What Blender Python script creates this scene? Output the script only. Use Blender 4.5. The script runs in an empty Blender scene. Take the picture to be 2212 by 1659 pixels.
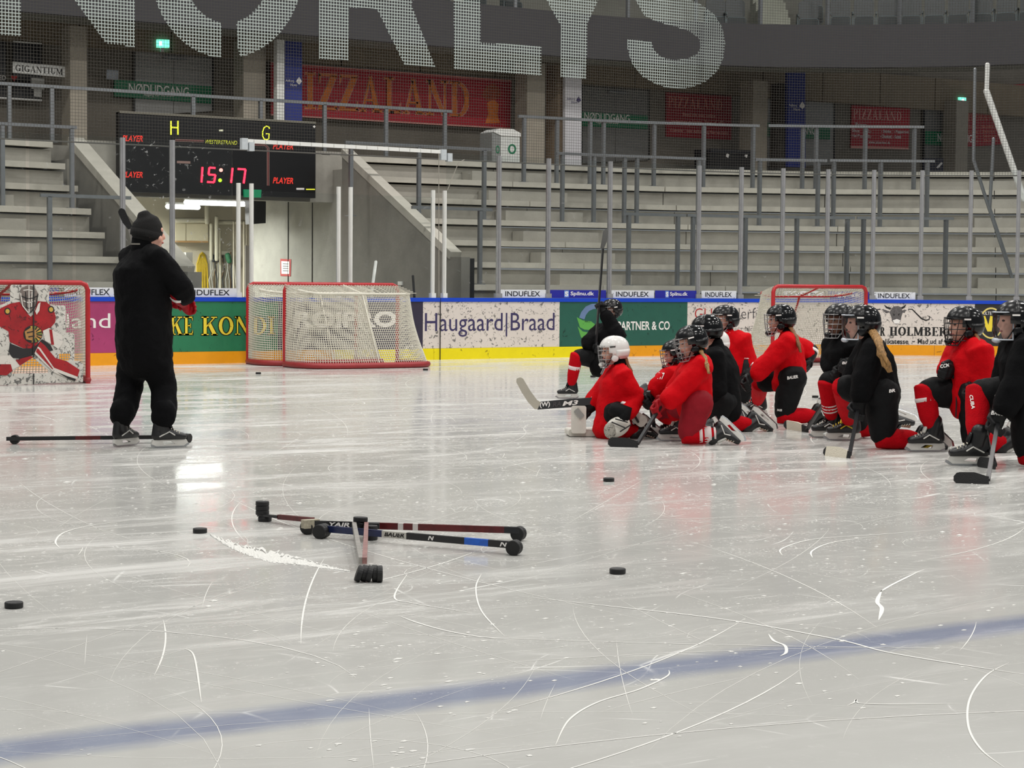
import bpy, bmesh, math, random
from math import sin, cos, tan, atan, atan2, radians, pi, sqrt, hypot
from mathutils import Vector, Matrix, noise
from mathutils.bvhtree import BVHTree
from mathutils.geometry import tessellate_polygon

SC = bpy.context.scene
COL = SC.collection
random.seed(7)

# ------------------------------------------------------------------ camera
FPX = 4200.0
CH = 1.37
YAW = radians(32.53)
ROLL = 0.0085
PITCH = atan((829.5 - 604.0) / FPX)
AX = Vector((sin(YAW) * cos(PITCH), cos(YAW) * cos(PITCH), -sin(PITCH)))
_rt = Vector((cos(YAW), -sin(YAW), 0))
_up = _rt.cross(AX)
RT = _rt * cos(ROLL) + _up * sin(ROLL)
UP = _up * cos(ROLL) - _rt * sin(ROLL)
CAM = Vector((0, 0, CH))
camd = bpy.data.cameras.new('camera')
camd.sensor_fit = 'HORIZONTAL'
camd.sensor_width = 36.0
camd.lens = FPX / 2212.0 * 36.0
camd.clip_start = 0.1
camd.clip_end = 300
cam = bpy.data.objects.new('camera', camd)
COL.objects.link(cam)
cam.matrix_world = Matrix((
    (RT.x, UP.x, -AX.x, CAM.x),
    (RT.y, UP.y, -AX.y, CAM.y),
    (RT.z, UP.z, -AX.z, CAM.z),
    (0, 0, 0, 1)))
SC.camera = cam

# ------------------------------------------------------------------ world, lights, exposure
SC.view_settings.view_transform = 'Standard'
SC.view_settings.look = 'None'
SC.view_settings.exposure = 0.0
SC.view_settings.gamma = 1.0
SC.view_settings.use_curve_mapping = False
SC.cycles.transparent_max_bounces = 24
wd = bpy.data.worlds.new('hall_ambient')
SC.world = wd
wd.use_nodes = True
wd.node_tree.nodes['Background'].inputs[0].default_value = (0.93, 0.97, 1.0, 1)
wd.node_tree.nodes['Background'].inputs[1].default_value = 0.22


def area(name, loc, sx, sy, power, col=(1, 0.975, 0.93), rot=(0, 0, 0)):
    l = bpy.data.lights.new(name, 'AREA')
    l.shape = 'RECTANGLE'
    l.size = sx
    l.size_y = sy
    l.energy = power
    l.color = col
    o = bpy.data.objects.new(name, l)
    COL.objects.link(o)
    o.location = loc
    o.rotation_euler = rot
    return o


# the lamps under the hall roof, in rows over the rink
LAMP_W = 440
for iy, ly in enumerate((-6, 3, 12, 21, 28)):
    for ix, lx in enumerate((0, 9, 18, 27)):
        area('hall_lamp', (lx + (1.5 if iy % 2 else 0), ly, 13.5), 1.6, 0.7, LAMP_W)

# ------------------------------------------------------------------ picture <-> place helpers


def ray(x, y):
    return AX + RT * ((x - 1106) / FPX) - UP * ((y - 829.5) / FPX)


def atz(x, y, z=0.0):
    d = ray(x, y)
    return CAM + d * ((z - CH) / d.z)


def atN(x, y, n):
    d = ray(x, y)
    return CAM + d * (n / d.y)


def atX(x, y, xx):
    d = ray(x, y)
    return CAM + d * (xx / d.x)


def atd(x, y, dep):
    return CAM + ray(x, y) * dep


def depth(p):
    return (Vector(p) - CAM).dot(AX)


def pix(p):
    v = Vector(p) - CAM
    z = v.dot(AX)
    return 1106 + FPX * v.dot(RT) / z, 829.5 - FPX * v.dot(UP) / z


# ------------------------------------------------------------------ materials
def lin(c):
    return tuple(((v / 12.92) if v <= 0.04045 else ((v + 0.055) / 1.055) ** 2.4) for v in c)


def rgb(r, g, b):
    return lin((r / 255.0, g / 255.0, b / 255.0))


MATS = {}


def mat(name, col, rough=0.6, metal=0.0, var=0.0, vscale=6.0, bump=0.0, bscale=60.0, emit=0.0, spec=0.5,
        specks=0.0, speck_scale=14.0, speck_col=(0.02, 0.02, 0.02), coat=0.0, stretch=None):
    """A procedural surface: base colour with noise variation, fine relief and optional dark puck marks."""
    if name in MATS:
        return MATS[name]
    m = bpy.data.materials.new(name)
    m.use_nodes = True
    nt = m.node_tree
    b = nt.nodes['Principled BSDF']
    b.inputs['Roughness'].default_value = rough
    b.inputs['Metallic'].default_value = metal
    b.inputs['Specular IOR Level'].default_value = spec
    b.inputs['Coat Weight'].default_value = coat
    c4 = (*col, 1)
    b.inputs['Base Color'].default_value = c4
    tc = nt.nodes.new('ShaderNodeTexCoord')
    vec = tc.outputs['Object']
    if stretch:
        mp = nt.nodes.new('ShaderNodeMapping')
        mp.inputs['Scale'].default_value = stretch
        nt.links.new(vec, mp.inputs[0])
        vec = mp.outputs[0]
    last = None
    if var > 0:
        n = nt.nodes.new('ShaderNodeTexNoise')
        n.inputs['Scale'].default_value = vscale
        n.inputs['Detail'].default_value = 6
        n.inputs['Roughness'].default_value = 0.65
        nt.links.new(vec, n.inputs['Vector'])
        r = nt.nodes.new('ShaderNodeValToRGB')
        r.color_ramp.elements[0].position = 0.3
        r.color_ramp.elements[1].position = 0.72
        r.color_ramp.elements[0].color = (*[max(0, v * (1 - var)) for v in col], 1)
        r.color_ramp.elements[1].color = (*[min(1, v * (1 + var * 0.7)) for v in col], 1)
        nt.links.new(n.outputs['Fac'], r.inputs[0])
        last = r.outputs[0]
    if specks > 0:
        v = nt.nodes.new('ShaderNodeTexNoise')
        v.inputs['Scale'].default_value = speck_scale
        v.inputs['Detail'].default_value = 2.5
        v.inputs['Distortion'].default_value = 1.3
        nt.links.new(vec, v.inputs['Vector'])
        r2 = nt.nodes.new('ShaderNodeValToRGB')
        r2.color_ramp.elements[0].position = 0.68 - specks * 0.1
        r2.color_ramp.elements[1].position = 0.75 - specks * 0.1
        r2.color_ramp.elements[0].color = (0, 0, 0, 1)
        r2.color_ramp.elements[1].color = (0.85, 0.85, 0.85, 1)
        nt.links.new(v.outputs['Fac'], r2.inputs[0])
        mx = nt.nodes.new('ShaderNodeMixRGB')
        mx.inputs[1].default_value = c4
        mx.inputs[2].default_value = (*speck_col, 1)
        if last:
            nt.links.new(last, mx.inputs[1])
        nt.links.new(r2.outputs[0], mx.inputs[0])
        last = mx.outputs[0]
    if last:
        nt.links.new(last, b.inputs['Base Color'])
    if bump > 0:
        n2 = nt.nodes.new('ShaderNodeTexNoise')
        n2.inputs['Scale'].default_value = bscale
        n2.inputs['Detail'].default_value = 4
        nt.links.new(vec, n2.inputs['Vector'])
        bp = nt.nodes.new('ShaderNodeBump')
        bp.inputs['Strength'].default_value = bump
        bp.inputs['Distance'].default_value = 0.02
        nt.links.new(n2.outputs['Fac'], bp.inputs['Height'])
        nt.links.new(bp.outputs[0], b.inputs['Normal'])
    if emit > 0:
        b.inputs['Emission Color'].default_value = c4
        b.inputs['Emission Strength'].default_value = emit
    MATS[name] = m
    return m


def clear_mat(name, tint, gloss=0.5, dirt=0.0, dscale=10):
    if name in MATS:
        return MATS[name]
    m = bpy.data.materials.new(name)
    m.use_nodes = True
    nt = m.node_tree
    for n in list(nt.nodes):
        nt.nodes.remove(n)
    out = nt.nodes.new('ShaderNodeOutputMaterial')
    tr = nt.nodes.new('ShaderNodeBsdfTransparent')
    tr.inputs[0].default_value = (*tint, 1)
    gl = nt.nodes.new('ShaderNodeBsdfGlossy')
    gl.inputs['Roughness'].default_value = 0.03
    fr = nt.nodes.new('ShaderNodeFresnel')
    fr.inputs[0].default_value = 1.4
    mu = nt.nodes.new('ShaderNodeMath')
    mu.operation = 'MULTIPLY'
    mu.inputs[1].default_value = gloss
    nt.links.new(fr.outputs[0], mu.inputs[0])
    mx = nt.nodes.new('ShaderNodeMixShader')
    nt.links.new(mu.outputs[0], mx.inputs[0])
    nt.links.new(tr.outputs[0], mx.inputs[1])
    nt.links.new(gl.outputs[0], mx.inputs[2])
    last = mx.outputs[0]
    if dirt > 0:
        tc = nt.nodes.new('ShaderNodeTexCoord')
        n = nt.nodes.new('ShaderNodeTexNoise')
        n.inputs['Scale'].default_value = dscale
        n.inputs['Detail'].default_value = 3
        n.inputs['Distortion'].default_value = 1.0
        nt.links.new(tc.outputs['Object'], n.inputs['Vector'])
        r = nt.nodes.new('ShaderNodeValToRGB')
        r.color_ramp.elements[0].position = 0.66
        r.color_ramp.elements[1].position = 0.76
        r.color_ramp.elements[0].color = (0.004, 0.004, 0.004, 1)
        r.color_ramp.elements[1].color = (dirt, dirt, dirt, 1)
        nt.links.new(n.outputs['Fac'], r.inputs[0])
        df = nt.nodes.new('ShaderNodeBsdfDiffuse')
        df.inputs[0].default_value = (0.55, 0.55, 0.55, 1)
        m2 = nt.nodes.new('ShaderNodeMixShader')
        nt.links.new(r.outputs[0], m2.inputs[0])
        nt.links.new(last, m2.inputs[1])
        nt.links.new(df.outputs[0], m2.inputs[2])
        last = m2.outputs[0]
    nt.links.new(last, out.inputs[0])
    MATS[name] = m
    return m


def ice_mat():
    m = bpy.data.materials.new('ice')
    m.use_nodes = True
    nt = m.node_tree
    N = nt.nodes.new
    L = nt.links.new
    b = nt.nodes['Principled BSDF']
    tc = N('ShaderNodeTexCoord')
    sep = N('ShaderNodeSeparateXYZ')
    L(tc.outputs['Object'], sep.inputs[0])

    def noise_(scale, detail=5, rough=0.6, dist=0.0, mapping=None):
        n = N('ShaderNodeTexNoise')
        n.inputs['Scale'].default_value = scale
        n.inputs['Detail'].default_value = detail
        n.inputs['Roughness'].default_value = rough
        n.inputs['Distortion'].default_value = dist
        v = tc.outputs['Object']
        if mapping:
            mp = N('ShaderNodeMapping')
            mp.inputs['Rotation'].default_value = (0, 0, mapping[0])
            mp.inputs['Scale'].default_value = mapping[1]
            L(v, mp.inputs[0])
            v = mp.outputs[0]
        L(v, n.inputs['Vector'])
        return n.outputs['Fac']

    def ramp(fac, p0, p1, c0=(0, 0, 0), c1=(1, 1, 1)):
        r = N('ShaderNodeValToRGB')
        r.color_ramp.elements[0].position = p0
        r.color_ramp.elements[1].position = p1
        r.color_ramp.elements[0].color = (*c0, 1)
        r.color_ramp.elements[1].color = (*c1, 1)
        L(fac, r.inputs[0])
        return r.outputs[0]

    def mix(f, a, c):
        x = N('ShaderNodeMixRGB')
        if isinstance(f, float):
            x.inputs[0].default_value = f
        else:
            L(f, x.inputs[0])
        for i, v in ((1, a), (2, c)):
            if isinstance(v, tuple):
                x.inputs[i].default_value = (*v, 1)
            else:
                L(v, x.inputs[i])
        return x.outputs[0]

    def math_(op, a, c=None):
        x = N('ShaderNodeMath')
        x.operation = op
        x.use_clamp = True
        for i, v in ((0, a), (1, c)):
            if v is None:
                continue
            if isinstance(v, (int, float)):
                x.inputs[i].default_value = v
            else:
                L(v, x.inputs[i])
        return x.outputs[0]

    base = ramp(noise_(0.45, 4), 0.3, 0.7, (0.52, 0.515, 0.49), (0.60, 0.595, 0.565))
    # scraped snow films: streaks in a few directions
    f1 = ramp(noise_(1.1, 10, 0.78, 0.6, (0.5, (0.35, 1.5, 1))), 0.50, 0.66)
    f2 = ramp(noise_(1.6, 10, 0.8, 0.8, (-0.75, (0.3, 1.7, 1))), 0.52, 0.66)
    f3 = math_('MULTIPLY', ramp(noise_(15, 7, 0.8), 0.53, 0.66), ramp(noise_(1.3, 5, 0.7, 0.5, (0.3, (.6, 1.6, 1))), 0.42, 0.62))
    wear = ramp(noise_(0.16, 2), 0.36, 0.62, (0.3, 0.3, 0.3), (1, 1, 1))
    far = N('ShaderNodeMapRange')
    far.inputs[1].default_value = 5.0
    far.inputs[2].default_value = 9.0
    far.inputs[3].default_value = 0.3
    far.inputs[4].default_value = 1.0
    L(sep.outputs['Y'], far.inputs[0])
    snow = math_('MULTIPLY', math_('MULTIPLY', math_('MAXIMUM', math_('MULTIPLY', f1, 0.8), math_('MULTIPLY', f2, 0.8)), wear), far.outputs[0])
    snow = math_('MAXIMUM', snow, math_('MULTIPLY', math_('MULTIPLY', f3, 0.8), far.outputs[0]))
    f4 = math_('MULTIPLY', ramp(noise_(62, 4, 0.6), 0.56, 0.66), ramp(noise_(2.2, 6, 0.75, 0.4, (0.55, (.45, 1.8, 1))), 0.46, 0.60))
    snow = math_('MAXIMUM', snow, math_('MULTIPLY', math_('MULTIPLY', f4, 0.75), far.outputs[0]))
    # thin skate cuts
    cuts = None
    for rot, sc, th in ((0.2, 0.55, 0.0035), (1.3, 0.8, 0.003), (2.3, 1.25, 0.0045)):
        nz = N('ShaderNodeTexNoise')
        nz.inputs['Scale'].default_value = sc * 0.8
        nz.inputs['Detail'].default_value = 1.0
        L(tc.outputs['Object'], nz.inputs['Vector'])
        mp = N('ShaderNodeMapping')
        mp.inputs['Rotation'].default_value = (0, 0, rot)
        mp.inputs['Scale'].default_value = (sc, sc * 2.2, 1)
        L(tc.outputs['Object'], mp.inputs[0])
        ad = N('ShaderNodeVectorMath')
        ad.operation = 'ADD'
        L(mp.outputs[0], ad.inputs[0])
        L(nz.outputs['Color'], ad.inputs[1])
        vo = N('ShaderNodeTexVoronoi')
        vo.feature = 'DISTANCE_TO_EDGE'
        vo.inputs['Scale'].default_value = 1.0
        L(ad.outputs[0], vo.inputs['Vector'])
        c = ramp(vo.outputs['Distance'], 0.0, th * 2.2, (1, 1, 1), (0, 0, 0))
        cuts = c if cuts is None else math_('MAXIMUM', cuts, c)
    brk = ramp(noise_(1.7, 3), 0.5, 0.66)
    cuts = math_('MULTIPLY', math_('MULTIPLY', cuts, brk), 0.55)
    # the painted blue line beneath the ice, soft edged
    y = math_('ADD', sep.outputs['Y'], 0.0)
    y = sep.outputs['Y']
    yy = N('ShaderNodeMath')
    yy.operation = 'SUBTRACT'
    L(y, yy.inputs[0])
    yy.inputs[1].default_value = 5.455
    ab = N('ShaderNodeMath')
    ab.operation = 'ABSOLUTE'
    L(yy.outputs[0], ab.inputs[0])
    nn = N('ShaderNodeMath')
    nn.operation = 'MULTIPLY_ADD'
    L(noise_(5, 5), nn.inputs[0])
    nn.inputs[1].default_value = 0.05
    L(ab.outputs[0], nn.inputs[2])
    line = ramp(nn.outputs[0], 0.085, 0.215, (1, 1, 1), (0, 0, 0))
    linea = math_('MULTIPLY', line, 0.8)
    col = mix(linea, base, (0.215, 0.25, 0.375))
    col = mix(math_('MULTIPLY', snow, 0.75), col, (0.80, 0.79, 0.76))
    col = mix(cuts, col, (0.83, 0.83, 0.80))
    L(col, b.inputs['Base Color'])
    rr = N('ShaderNodeMapRange')
    rr.inputs[3].default_value = 0.10
    rr.inputs[4].default_value = 0.75
    L(math_('MAXIMUM', snow, cuts), rr.inputs[0])
    L(rr.outputs[0], b.inputs['Roughness'])
    b.inputs['IOR'].default_value = 1.31
    bp = N('ShaderNodeBump')
    bp.inputs['Strength'].default_value = 0.10
    bp.inputs['Distance'].default_value = 0.004
    L(noise_(3.2, 4, 0.5), bp.inputs['Height'])
    L(bp.outputs[0], b.inputs['Normal'])
    return m


# ------------------------------------------------------------------ mesh helpers
class MB:
    def __init__(self):
        self.v = []
        self.f = []

    def add(self, vs, fs):
        o = len(self.v)
        self.v += [tuple(p) for p in vs]
        self.f += [tuple(i + o for i in f) for f in fs]
        return self

    def box(self, c, s, ax=None):
        c = Vector(c)
        if ax is None:
            ax = (Vector((1, 0, 0)), Vector((0, 1, 0)), Vector((0, 0, 1)))
        vs = []
        for k in (-1, 1):
            for j in (-1, 1):
                for i in (-1, 1):
                    vs.append(c + ax[0] * (i * s[0] / 2) + ax[1] * (j * s[1] / 2) + ax[2] * (k * s[2] / 2))
        return self.add(vs, [(0, 2, 3, 1), (4, 5, 7, 6), (0, 1, 5, 4), (2, 6, 7, 3), (0, 4, 6, 2), (1, 3, 7, 5)])

    def bx(self, a, b):
        a = Vector(a)
        b = Vector(b)
        return self.box((a + b) / 2, [abs(b[i] - a[i]) for i in range(3)])

    def bar(self, a, b, w, h=None, upv=(0, 0, 1)):
        a = Vector(a)
        b = Vector(b)
        h = w if h is None else h
        d = (b - a)
        l = d.length
        if l < 1e-6:
            return self
        d /= l
        u = Vector(upv)
        s = d.cross(u)
        if s.length < 1e-3:
            s = d.cross(Vector((1, 0, 0)))
        s.normalize()
        u = s.cross(d)
        return self.box((a + b) / 2, (l, w, h), (d, s, u))

    def tube(self, pts, rad, n=8, side=None, cap='round'):
        """A tapering round or oval limb through pts; rad entries are r or (r along side, r across)."""
        P = [Vector(p) for p in pts]
        R = [(r, r) if not isinstance(r, (tuple, list)) else tuple(r) for r in (rad if isinstance(rad, (list, tuple)) else [rad] * len(P))]
        k = len(P)
        T = []
        for i in range(k):
            a = P[max(0, i - 1)]
            c = P[min(k - 1, i + 1)]
            t = c - a
            if t.length < 1e-7:
                t = Vector((0, 0, 1))
            T.append(t.normalized())
        s0 = Vector(side) if side is not None else (Vector((1, 0, 0)) if abs(T[0].x) < 0.8 else Vector((0, 1, 0)))
        rings = []

        def ring(c, t, s, r):
            s = s - t * s.dot(t)
            if s.length < 1e-5:
                s = t.orthogonal()
            s.normalize()
            w = t.cross(s)
            return [c + s * (r[0] * cos(2 * pi * j / n)) + w * (r[1] * sin(2 * pi * j / n)) for j in range(n)], s
        s = s0
        if cap == 'round':
            for q in (0.85, 0.5):
                rr = sqrt(1 - q * q)
                e = min(R[0])
                g, _ = ring(P[0] - T[0] * e * q, T[0], s, (R[0][0] * rr, R[0][1] * rr))
                rings.append(g)
        for i in range(k):
            g, s2 = ring(P[i], T[i], s if side is None else s0, R[i])
            if side is None:
                s = s2
            rings.append(g)
        if cap == 'round':
            for q in (0.5, 0.85):
                rr = sqrt(1 - q * q)
                e = min(R[-1])
                g, _ = ring(P[-1] + T[-1] * e * q, T[-1], s, (R[-1][0] * rr, R[-1][1] * rr))
                rings.append(g)
        vs = [p for g in rings for p in g]
        fs = []
        for i in range(len(rings) - 1):
            for j in range(n):
                fs.append((i * n + j, i * n + (j + 1) % n, (i + 1) * n + (j + 1) % n, (i + 1) * n + j))
        fs.append(tuple(range(n - 1, -1, -1)))
        m = (len(rings) - 1) * n
        fs.append(tuple(m + j for j in range(n)))
        return self.add(vs, fs)

    def ball(self, c, r, ax=None, nu=12, nv=8):
        c = Vector(c)
        r = (r, r, r) if not isinstance(r, (tuple, list)) else r
        if ax is None:
            ax = (Vector((1, 0, 0)), Vector((0, 1, 0)), Vector((0, 0, 1)))
        vs = []
        for i in range(1, nv):
            th = pi * i / nv
            for j in range(nu):
                ph = 2 * pi * j / nu
                vs.append(c + ax[0] * (r[0] * sin(th) * cos(ph)) + ax[1] * (r[1] * sin(th) * sin(ph)) + ax[2] * (r[2] * cos(th)))
        vs.append(c + ax[2] * r[2])
        vs.append(c - ax[2] * r[2])
        fs = []
        for i in range(nv - 2):
            for j in range(nu):
                fs.append((i * nu + j, (i + 1) * nu + j, (i + 1) * nu + (j + 1) % nu, i * nu + (j + 1) % nu))
        t = len(vs) - 2
        for j in range(nu):
            fs.append((t, j, (j + 1) % nu))
            fs.append((t + 1, (nv - 2) * nu + (j + 1) % nu, (nv - 2) * nu + j))
        return self.add(vs, fs)

    def disc(self, c, axis, r, h, n=20, bev=0.12):
        """A short cylinder with softened rims (a puck)."""
        axis = Vector(axis).normalized()
        c = Vector(c)
        s = axis.orthogonal().normalized()
        w = axis.cross(s)
        b = h * bev
        prof = [(-h / 2, r - b), (-h / 2 + b, r), (h / 2 - b, r), (h / 2, r - b)]
        vs = []
        for z, q in prof:
            for j in range(n):
                vs.append(c + axis * z + s * (q * cos(2 * pi * j / n)) + w * (q * sin(2 * pi * j / n)))
        fs = []
        for i in range(3):
            for j in range(n):
                fs.append((i * n + j, i * n + (j + 1) % n, (i + 1) * n + (j + 1) % n, (i + 1) * n + j))
        fs.append(tuple(range(n - 1, -1, -1)))
        fs.append(tuple(3 * n + j for j in range(n)))
        return self.add(vs, fs)

    def poly(self, loops, thick=None):
        """Flat polygon (outer loop and holes) given as 3D points; optional extrusion vector."""
        L = [[Vector(p) for p in l] for l in loops]
        tris = tessellate_polygon(L)
        flat = [p for l in L for p in l]
        if thick is None:
            return self.add(flat, [tuple(t) for t in tris])
        th = Vector(thick)
        n = len(flat)
        vs = flat + [p + th for p in flat]
        fs = [tuple(t) for t in tris] + [tuple(i + n for i in reversed(t)) for t in tris]
        o = 0
        for l in L:
            k = len(l)
            for i in range(k):
                fs.append((o + i, o + (i + 1) % k, n + o + (i + 1) % k, n + o + i))
            o += k
        return self.add(vs, fs)

    def mesh(self, name, smooth=False):
        me = bpy.data.meshes.new(name)
        me.from_pydata(self.v, [], self.f)
        bm = bmesh.new()
        bm.from_mesh(me)
        bmesh.ops.recalc_face_normals(bm, faces=bm.faces)
        bm.to_mesh(me)
        bm.free()
        if smooth:
            me.polygons.foreach_set('use_smooth', [True] * len(me.polygons))
        return me


def link(name, me, m, parent=None, smooth=False):
    o = bpy.data.objects.new(name, me)
    COL.objects.link(o)
    if m is not None and not me.materials:
        me.materials.append(m)
    if parent is not None:
        o.parent = parent
        o.matrix_parent_inverse = Matrix.Translation(-parent.location) if parent.type == 'EMPTY' else Matrix.Identity(4)
    return o


def obj(name, mb, m, parent=None, smooth=False):
    return link(name, mb.mesh(name, smooth), m, parent)


def thing(name, label, cat, loc=(0, 0, 0), group=None, kind=None):
    o = bpy.data.objects.new(name, None)
    COL.objects.link(o)
    o.location = loc
    o.empty_display_size = 0.1
    tag(o, label, cat, group, kind)
    return o


def tag(o, label=None, cat=None, group=None, kind=None):
    if label:
        o['label'] = label
    if cat:
        o['category'] = cat
    if group:
        o['group'] = group
    if kind:
        o['kind'] = kind
    return o


WORK = bpy.data.scenes.new('workbench')
TEX = bpy.data.textures.new('folds', 'CLOUDS')
TEX.noise_scale = 0.09
TEX.noise_depth = 1
TEX2 = bpy.data.textures.new('broad_folds', 'CLOUDS')
TEX2.noise_scale = 0.13


def solid(mb, voxel=0.014, smooth=4, disp=0.0, tex=None, fac=0.6):
    """Merge overlapping limbs into one continuous skin."""
    me = mb.mesh('tmp')
    o = bpy.data.objects.new('tmp', me)
    WORK.collection.objects.link(o)
    r = o.modifiers.new('r', 'REMESH')
    r.mode = 'VOXEL'
    r.voxel_size = voxel
    s = o.modifiers.new('s', 'SMOOTH')
    s.factor = fac
    s.iterations = smooth
    if disp:
        d = o.modifiers.new('d', 'DISPLACE')
        d.texture = tex or TEX
        d.texture_coords = 'GLOBAL'
        d.strength = disp
        d.mid_level = 0.5
    WORK.view_layers[0].update()
    dg = WORK.view_layers[0].depsgraph
    ev = o.evaluated_get(dg)
    out = bpy.data.meshes.new_from_object(ev)
    bpy.data.objects.remove(o)
    bpy.data.meshes.remove(me)
    out.polygons.foreach_set('use_smooth', [True] * len(out.polygons))
    return out


_txt = {}


def text_flat(s, bold=0.0, shear=0.0):
    """Letter outlines as flat triangles in a unit-free xy plane, from the built-in lettering."""
    key = (s, bold, shear)
    if key not in _txt:
        c = bpy.data.curves.new('t', 'FONT')
        c.body = s
        c.size = 1
        c.offset = bold
        c.shear = shear
        c.resolution_u = 3
        o = bpy.data.objects.new('t', c)
        WORK.collection.objects.link(o)
        WORK.view_layers[0].update()
        dg = WORK.view_layers[0].depsgraph
        me = bpy.data.meshes.new_from_object(o.evaluated_get(dg))
        V = [v.co.copy() for v in me.vertices]
        F = [tuple(p.vertices) for p in me.polygons]
        bpy.data.objects.remove(o)
        bpy.data.meshes.remove(me)
        x0 = min(v.x for v in V)
        x1 = max(v.x for v in V)
        y0 = min(v.y for v in V)
        y1 = max(v.y for v in V)
        _txt[key] = ([((v.x - x0) / (x1 - x0), (v.y - y0) / (y1 - y0)) for v in V], F)
    return _txt[key]


# ---- a hand-drawn serif alphabet for the signs that use one
def _ring(cx, cy, ox, oy, ix, iy, a0, a1, n=10):
    out = []
    for i in range(n):
        a = radians(a0 + (a1 - a0) * i / n)
        c = radians(a0 + (a1 - a0) * (i + 1) / n)
        out.append([(cx + ox * cos(a), cy + oy * sin(a)), (cx + ox * cos(c), cy + oy * sin(c)),
                    (cx + ix * cos(c), cy + iy * sin(c)), (cx + ix * cos(a), cy + iy * sin(a))])
    return out


def _r(x0, y0, x1, y1):
    return [(x0, y0), (x1, y0), (x1, y1), (x0, y1)]


def serif_glyph(ch):
    st = [_r(.14, 0, .34, 1)]
    s2 = [_r(.02, 0, .46, .06), _r(.02, .94, .46, 1)]
    if ch == 'I':
        return .5, st + s2
    if ch == 'P':
        return .82, st + s2 + _ring(.4, .73, .4, .27, .2, .2, -90, 90)
    if ch == 'R':
        return .95, st + s2 + _ring(.4, .74, .38, .26, .18, .19, -90, 90) + [[(.4, .5), (.58, .5), (.95, 0), (.72, 0)], _r(.7, 0, .98, .06)]
    if ch == 'B':
        return .85, st + s2 + _ring(.4, .75, .34, .25, .16, .18, -90, 90) + _ring(.4, .26, .42, .27, .2, .2, -90, 90)
    if ch == 'Z':
        return .82, [_r(.05, .93, .8, 1), _r(0, 0, .8, .07), [(.54, .95), (.8, .95), (.26, .05), (0, .05)],
                     [(.05, 1), (.05, .7), (.13, .93)], [(.8, 0), (.8, .3), (.7, .07)]]
    if ch == 'A':
        return 1.0, [[(.1, 0), (.19, 0), (.5, .93), (.44, .98)], [(.4, 1), (.54, 1), (.9, 0), (.66, 0)], _r(.25, .3, .7, .36),
                     _r(0, 0, .3, .06), _r(.58, 0, 1, .06)]
    if ch == 'L':
        return .78, st + s2 + [_r(.3, 0, .76, .07), [(.76, 0), (.76, .32), (.66, .07)]]
    if ch == 'E':
        return .8, st + s2 + [_r(.3, 0, .76, .07), _r(.3, .93, .74, 1), _r(.3, .47, .58, .53), [(.76, 0), (.76, .28), (.67, .07)],
                              [(.74, 1), (.74, .75), (.66, .93)], _r(.55, .38, .6, .62)]
    if ch == 'N':
        return 1.0, [_r(.12, 0, .2, 1), _r(.8, 0, .88, 1), [(.05, 1), (.3, 1), (.88, 0), (.74, 0)], _r(0, 0, .34, .06), _r(.66, .94, 1, 1),
                     _r(0, .94, .2, 1)]
    if ch == 'D':
        return .92, st + s2 + _ring(.4, .5, .5, .5, .29, .43, -90, 90)
    if ch == 'O':
        return .95, _ring(.47, .5, .46, .51, .25, .43, 0, 360, 18)
    if ch == 'G':
        return .98, _ring(.47, .5, .46, .51, .25, .43, 40, 340, 16) + [_r(.66, .02, .86, .46), _r(.54, .42, .98, .48), _r(.74, .66, .82, 1)]
    if ch == 'T':
        return .85, [_r(.32, 0, .53, 1), _r(.02, .93, .83, 1), _r(.2, 0, .65, .06), [(.02, 1), (.02, .7), (.1, .93)], [(.83, 1), (.83, .7), (.75, .93)]]
    if ch == 'U':
        return .98, [_r(.14, .3, .34, 1), _r(.74, .3, .81, 1), _r(.02, .94, .46, 1), _r(.62, .94, .95, 1)] + _ring(.475, .32, .335, .33, .14, .25, 180, 360)
    if ch == 'M':
        return 1.2, [_r(.12, 0, .19, 1), _r(.85, 0, 1.06, 1), [(.05, 1), (.28, 1), (.62, .05), (.5, .05)], [(.5, .05), (.62, .05), (.95, 1), (.86, 1)],
                     _r(0, 0, .32, .06), _r(.74, 0, 1.18, .06), _r(0, .94, .2, 1), _r(.9, .94, 1.18, 1)]
    if ch == 'K':
        return 1.0, st + s2 + [[(.34, .42), (.34, .52), (.78, .95), (.86, .95)], [(.42, .55), (.58, .68), (.98, 0), (.72, 0)], _r(.62, .94, .98, 1), _r(.64, 0, 1.0, .06)]
    if ch == 'H':
        return 1.0, st + s2 + [_r(.66, 0, .86, 1), _r(.54, 0, .98, .06), _r(.54, .94, .98, 1), _r(.34, .46, .66, .53)]
    return .5, []


def serif_flat(s, gap=0.08):
    x = 0
    V = []
    F = []
    for ch in s:
        if ch == ' ':
            x += .45
            continue
        w, polys = serif_glyph(ch)
        for p in polys:
            o = len(V)
            V += [(x + q[0], q[1]) for q in p]
            F.append(tuple(range(o, o + len(p))))
        x += w + gap
    W = x - gap
    return [(a / W, b) for a, b in V], F


def lay(name, VF, fn, m, parent):
    """Lay flat lettering onto a surface: fn maps (u,v) in the unit square to a place."""
    V, F = VF
    mb = MB()
    mb.add([fn(u, v) for u, v in V], F)
    me = bpy.data.meshes.new(name)
    me.from_pydata(mb.v, [], mb.f)
    return link(name, me, m, parent)


def quadmap(n, x0, y0, x1, y1, h0, h1, off=0.0):
    """Unit square -> plane N=n; base runs from pixel (x0,y0) to (x1,y1), letters h0/h1 pixels high."""
    a = atN(x0, y0, n)
    b = atN(x1, y1, n)
    c = atN(x0, y0 - h0, n)
    d = atN(x1, y1 - h1, n)

    def fn(u, v):
        p = (a * (1 - u) + b * u) * (1 - v) + (c * (1 - u) + d * u) * v
        return (p.x, p.y - off, p.z)
    return fn


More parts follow.
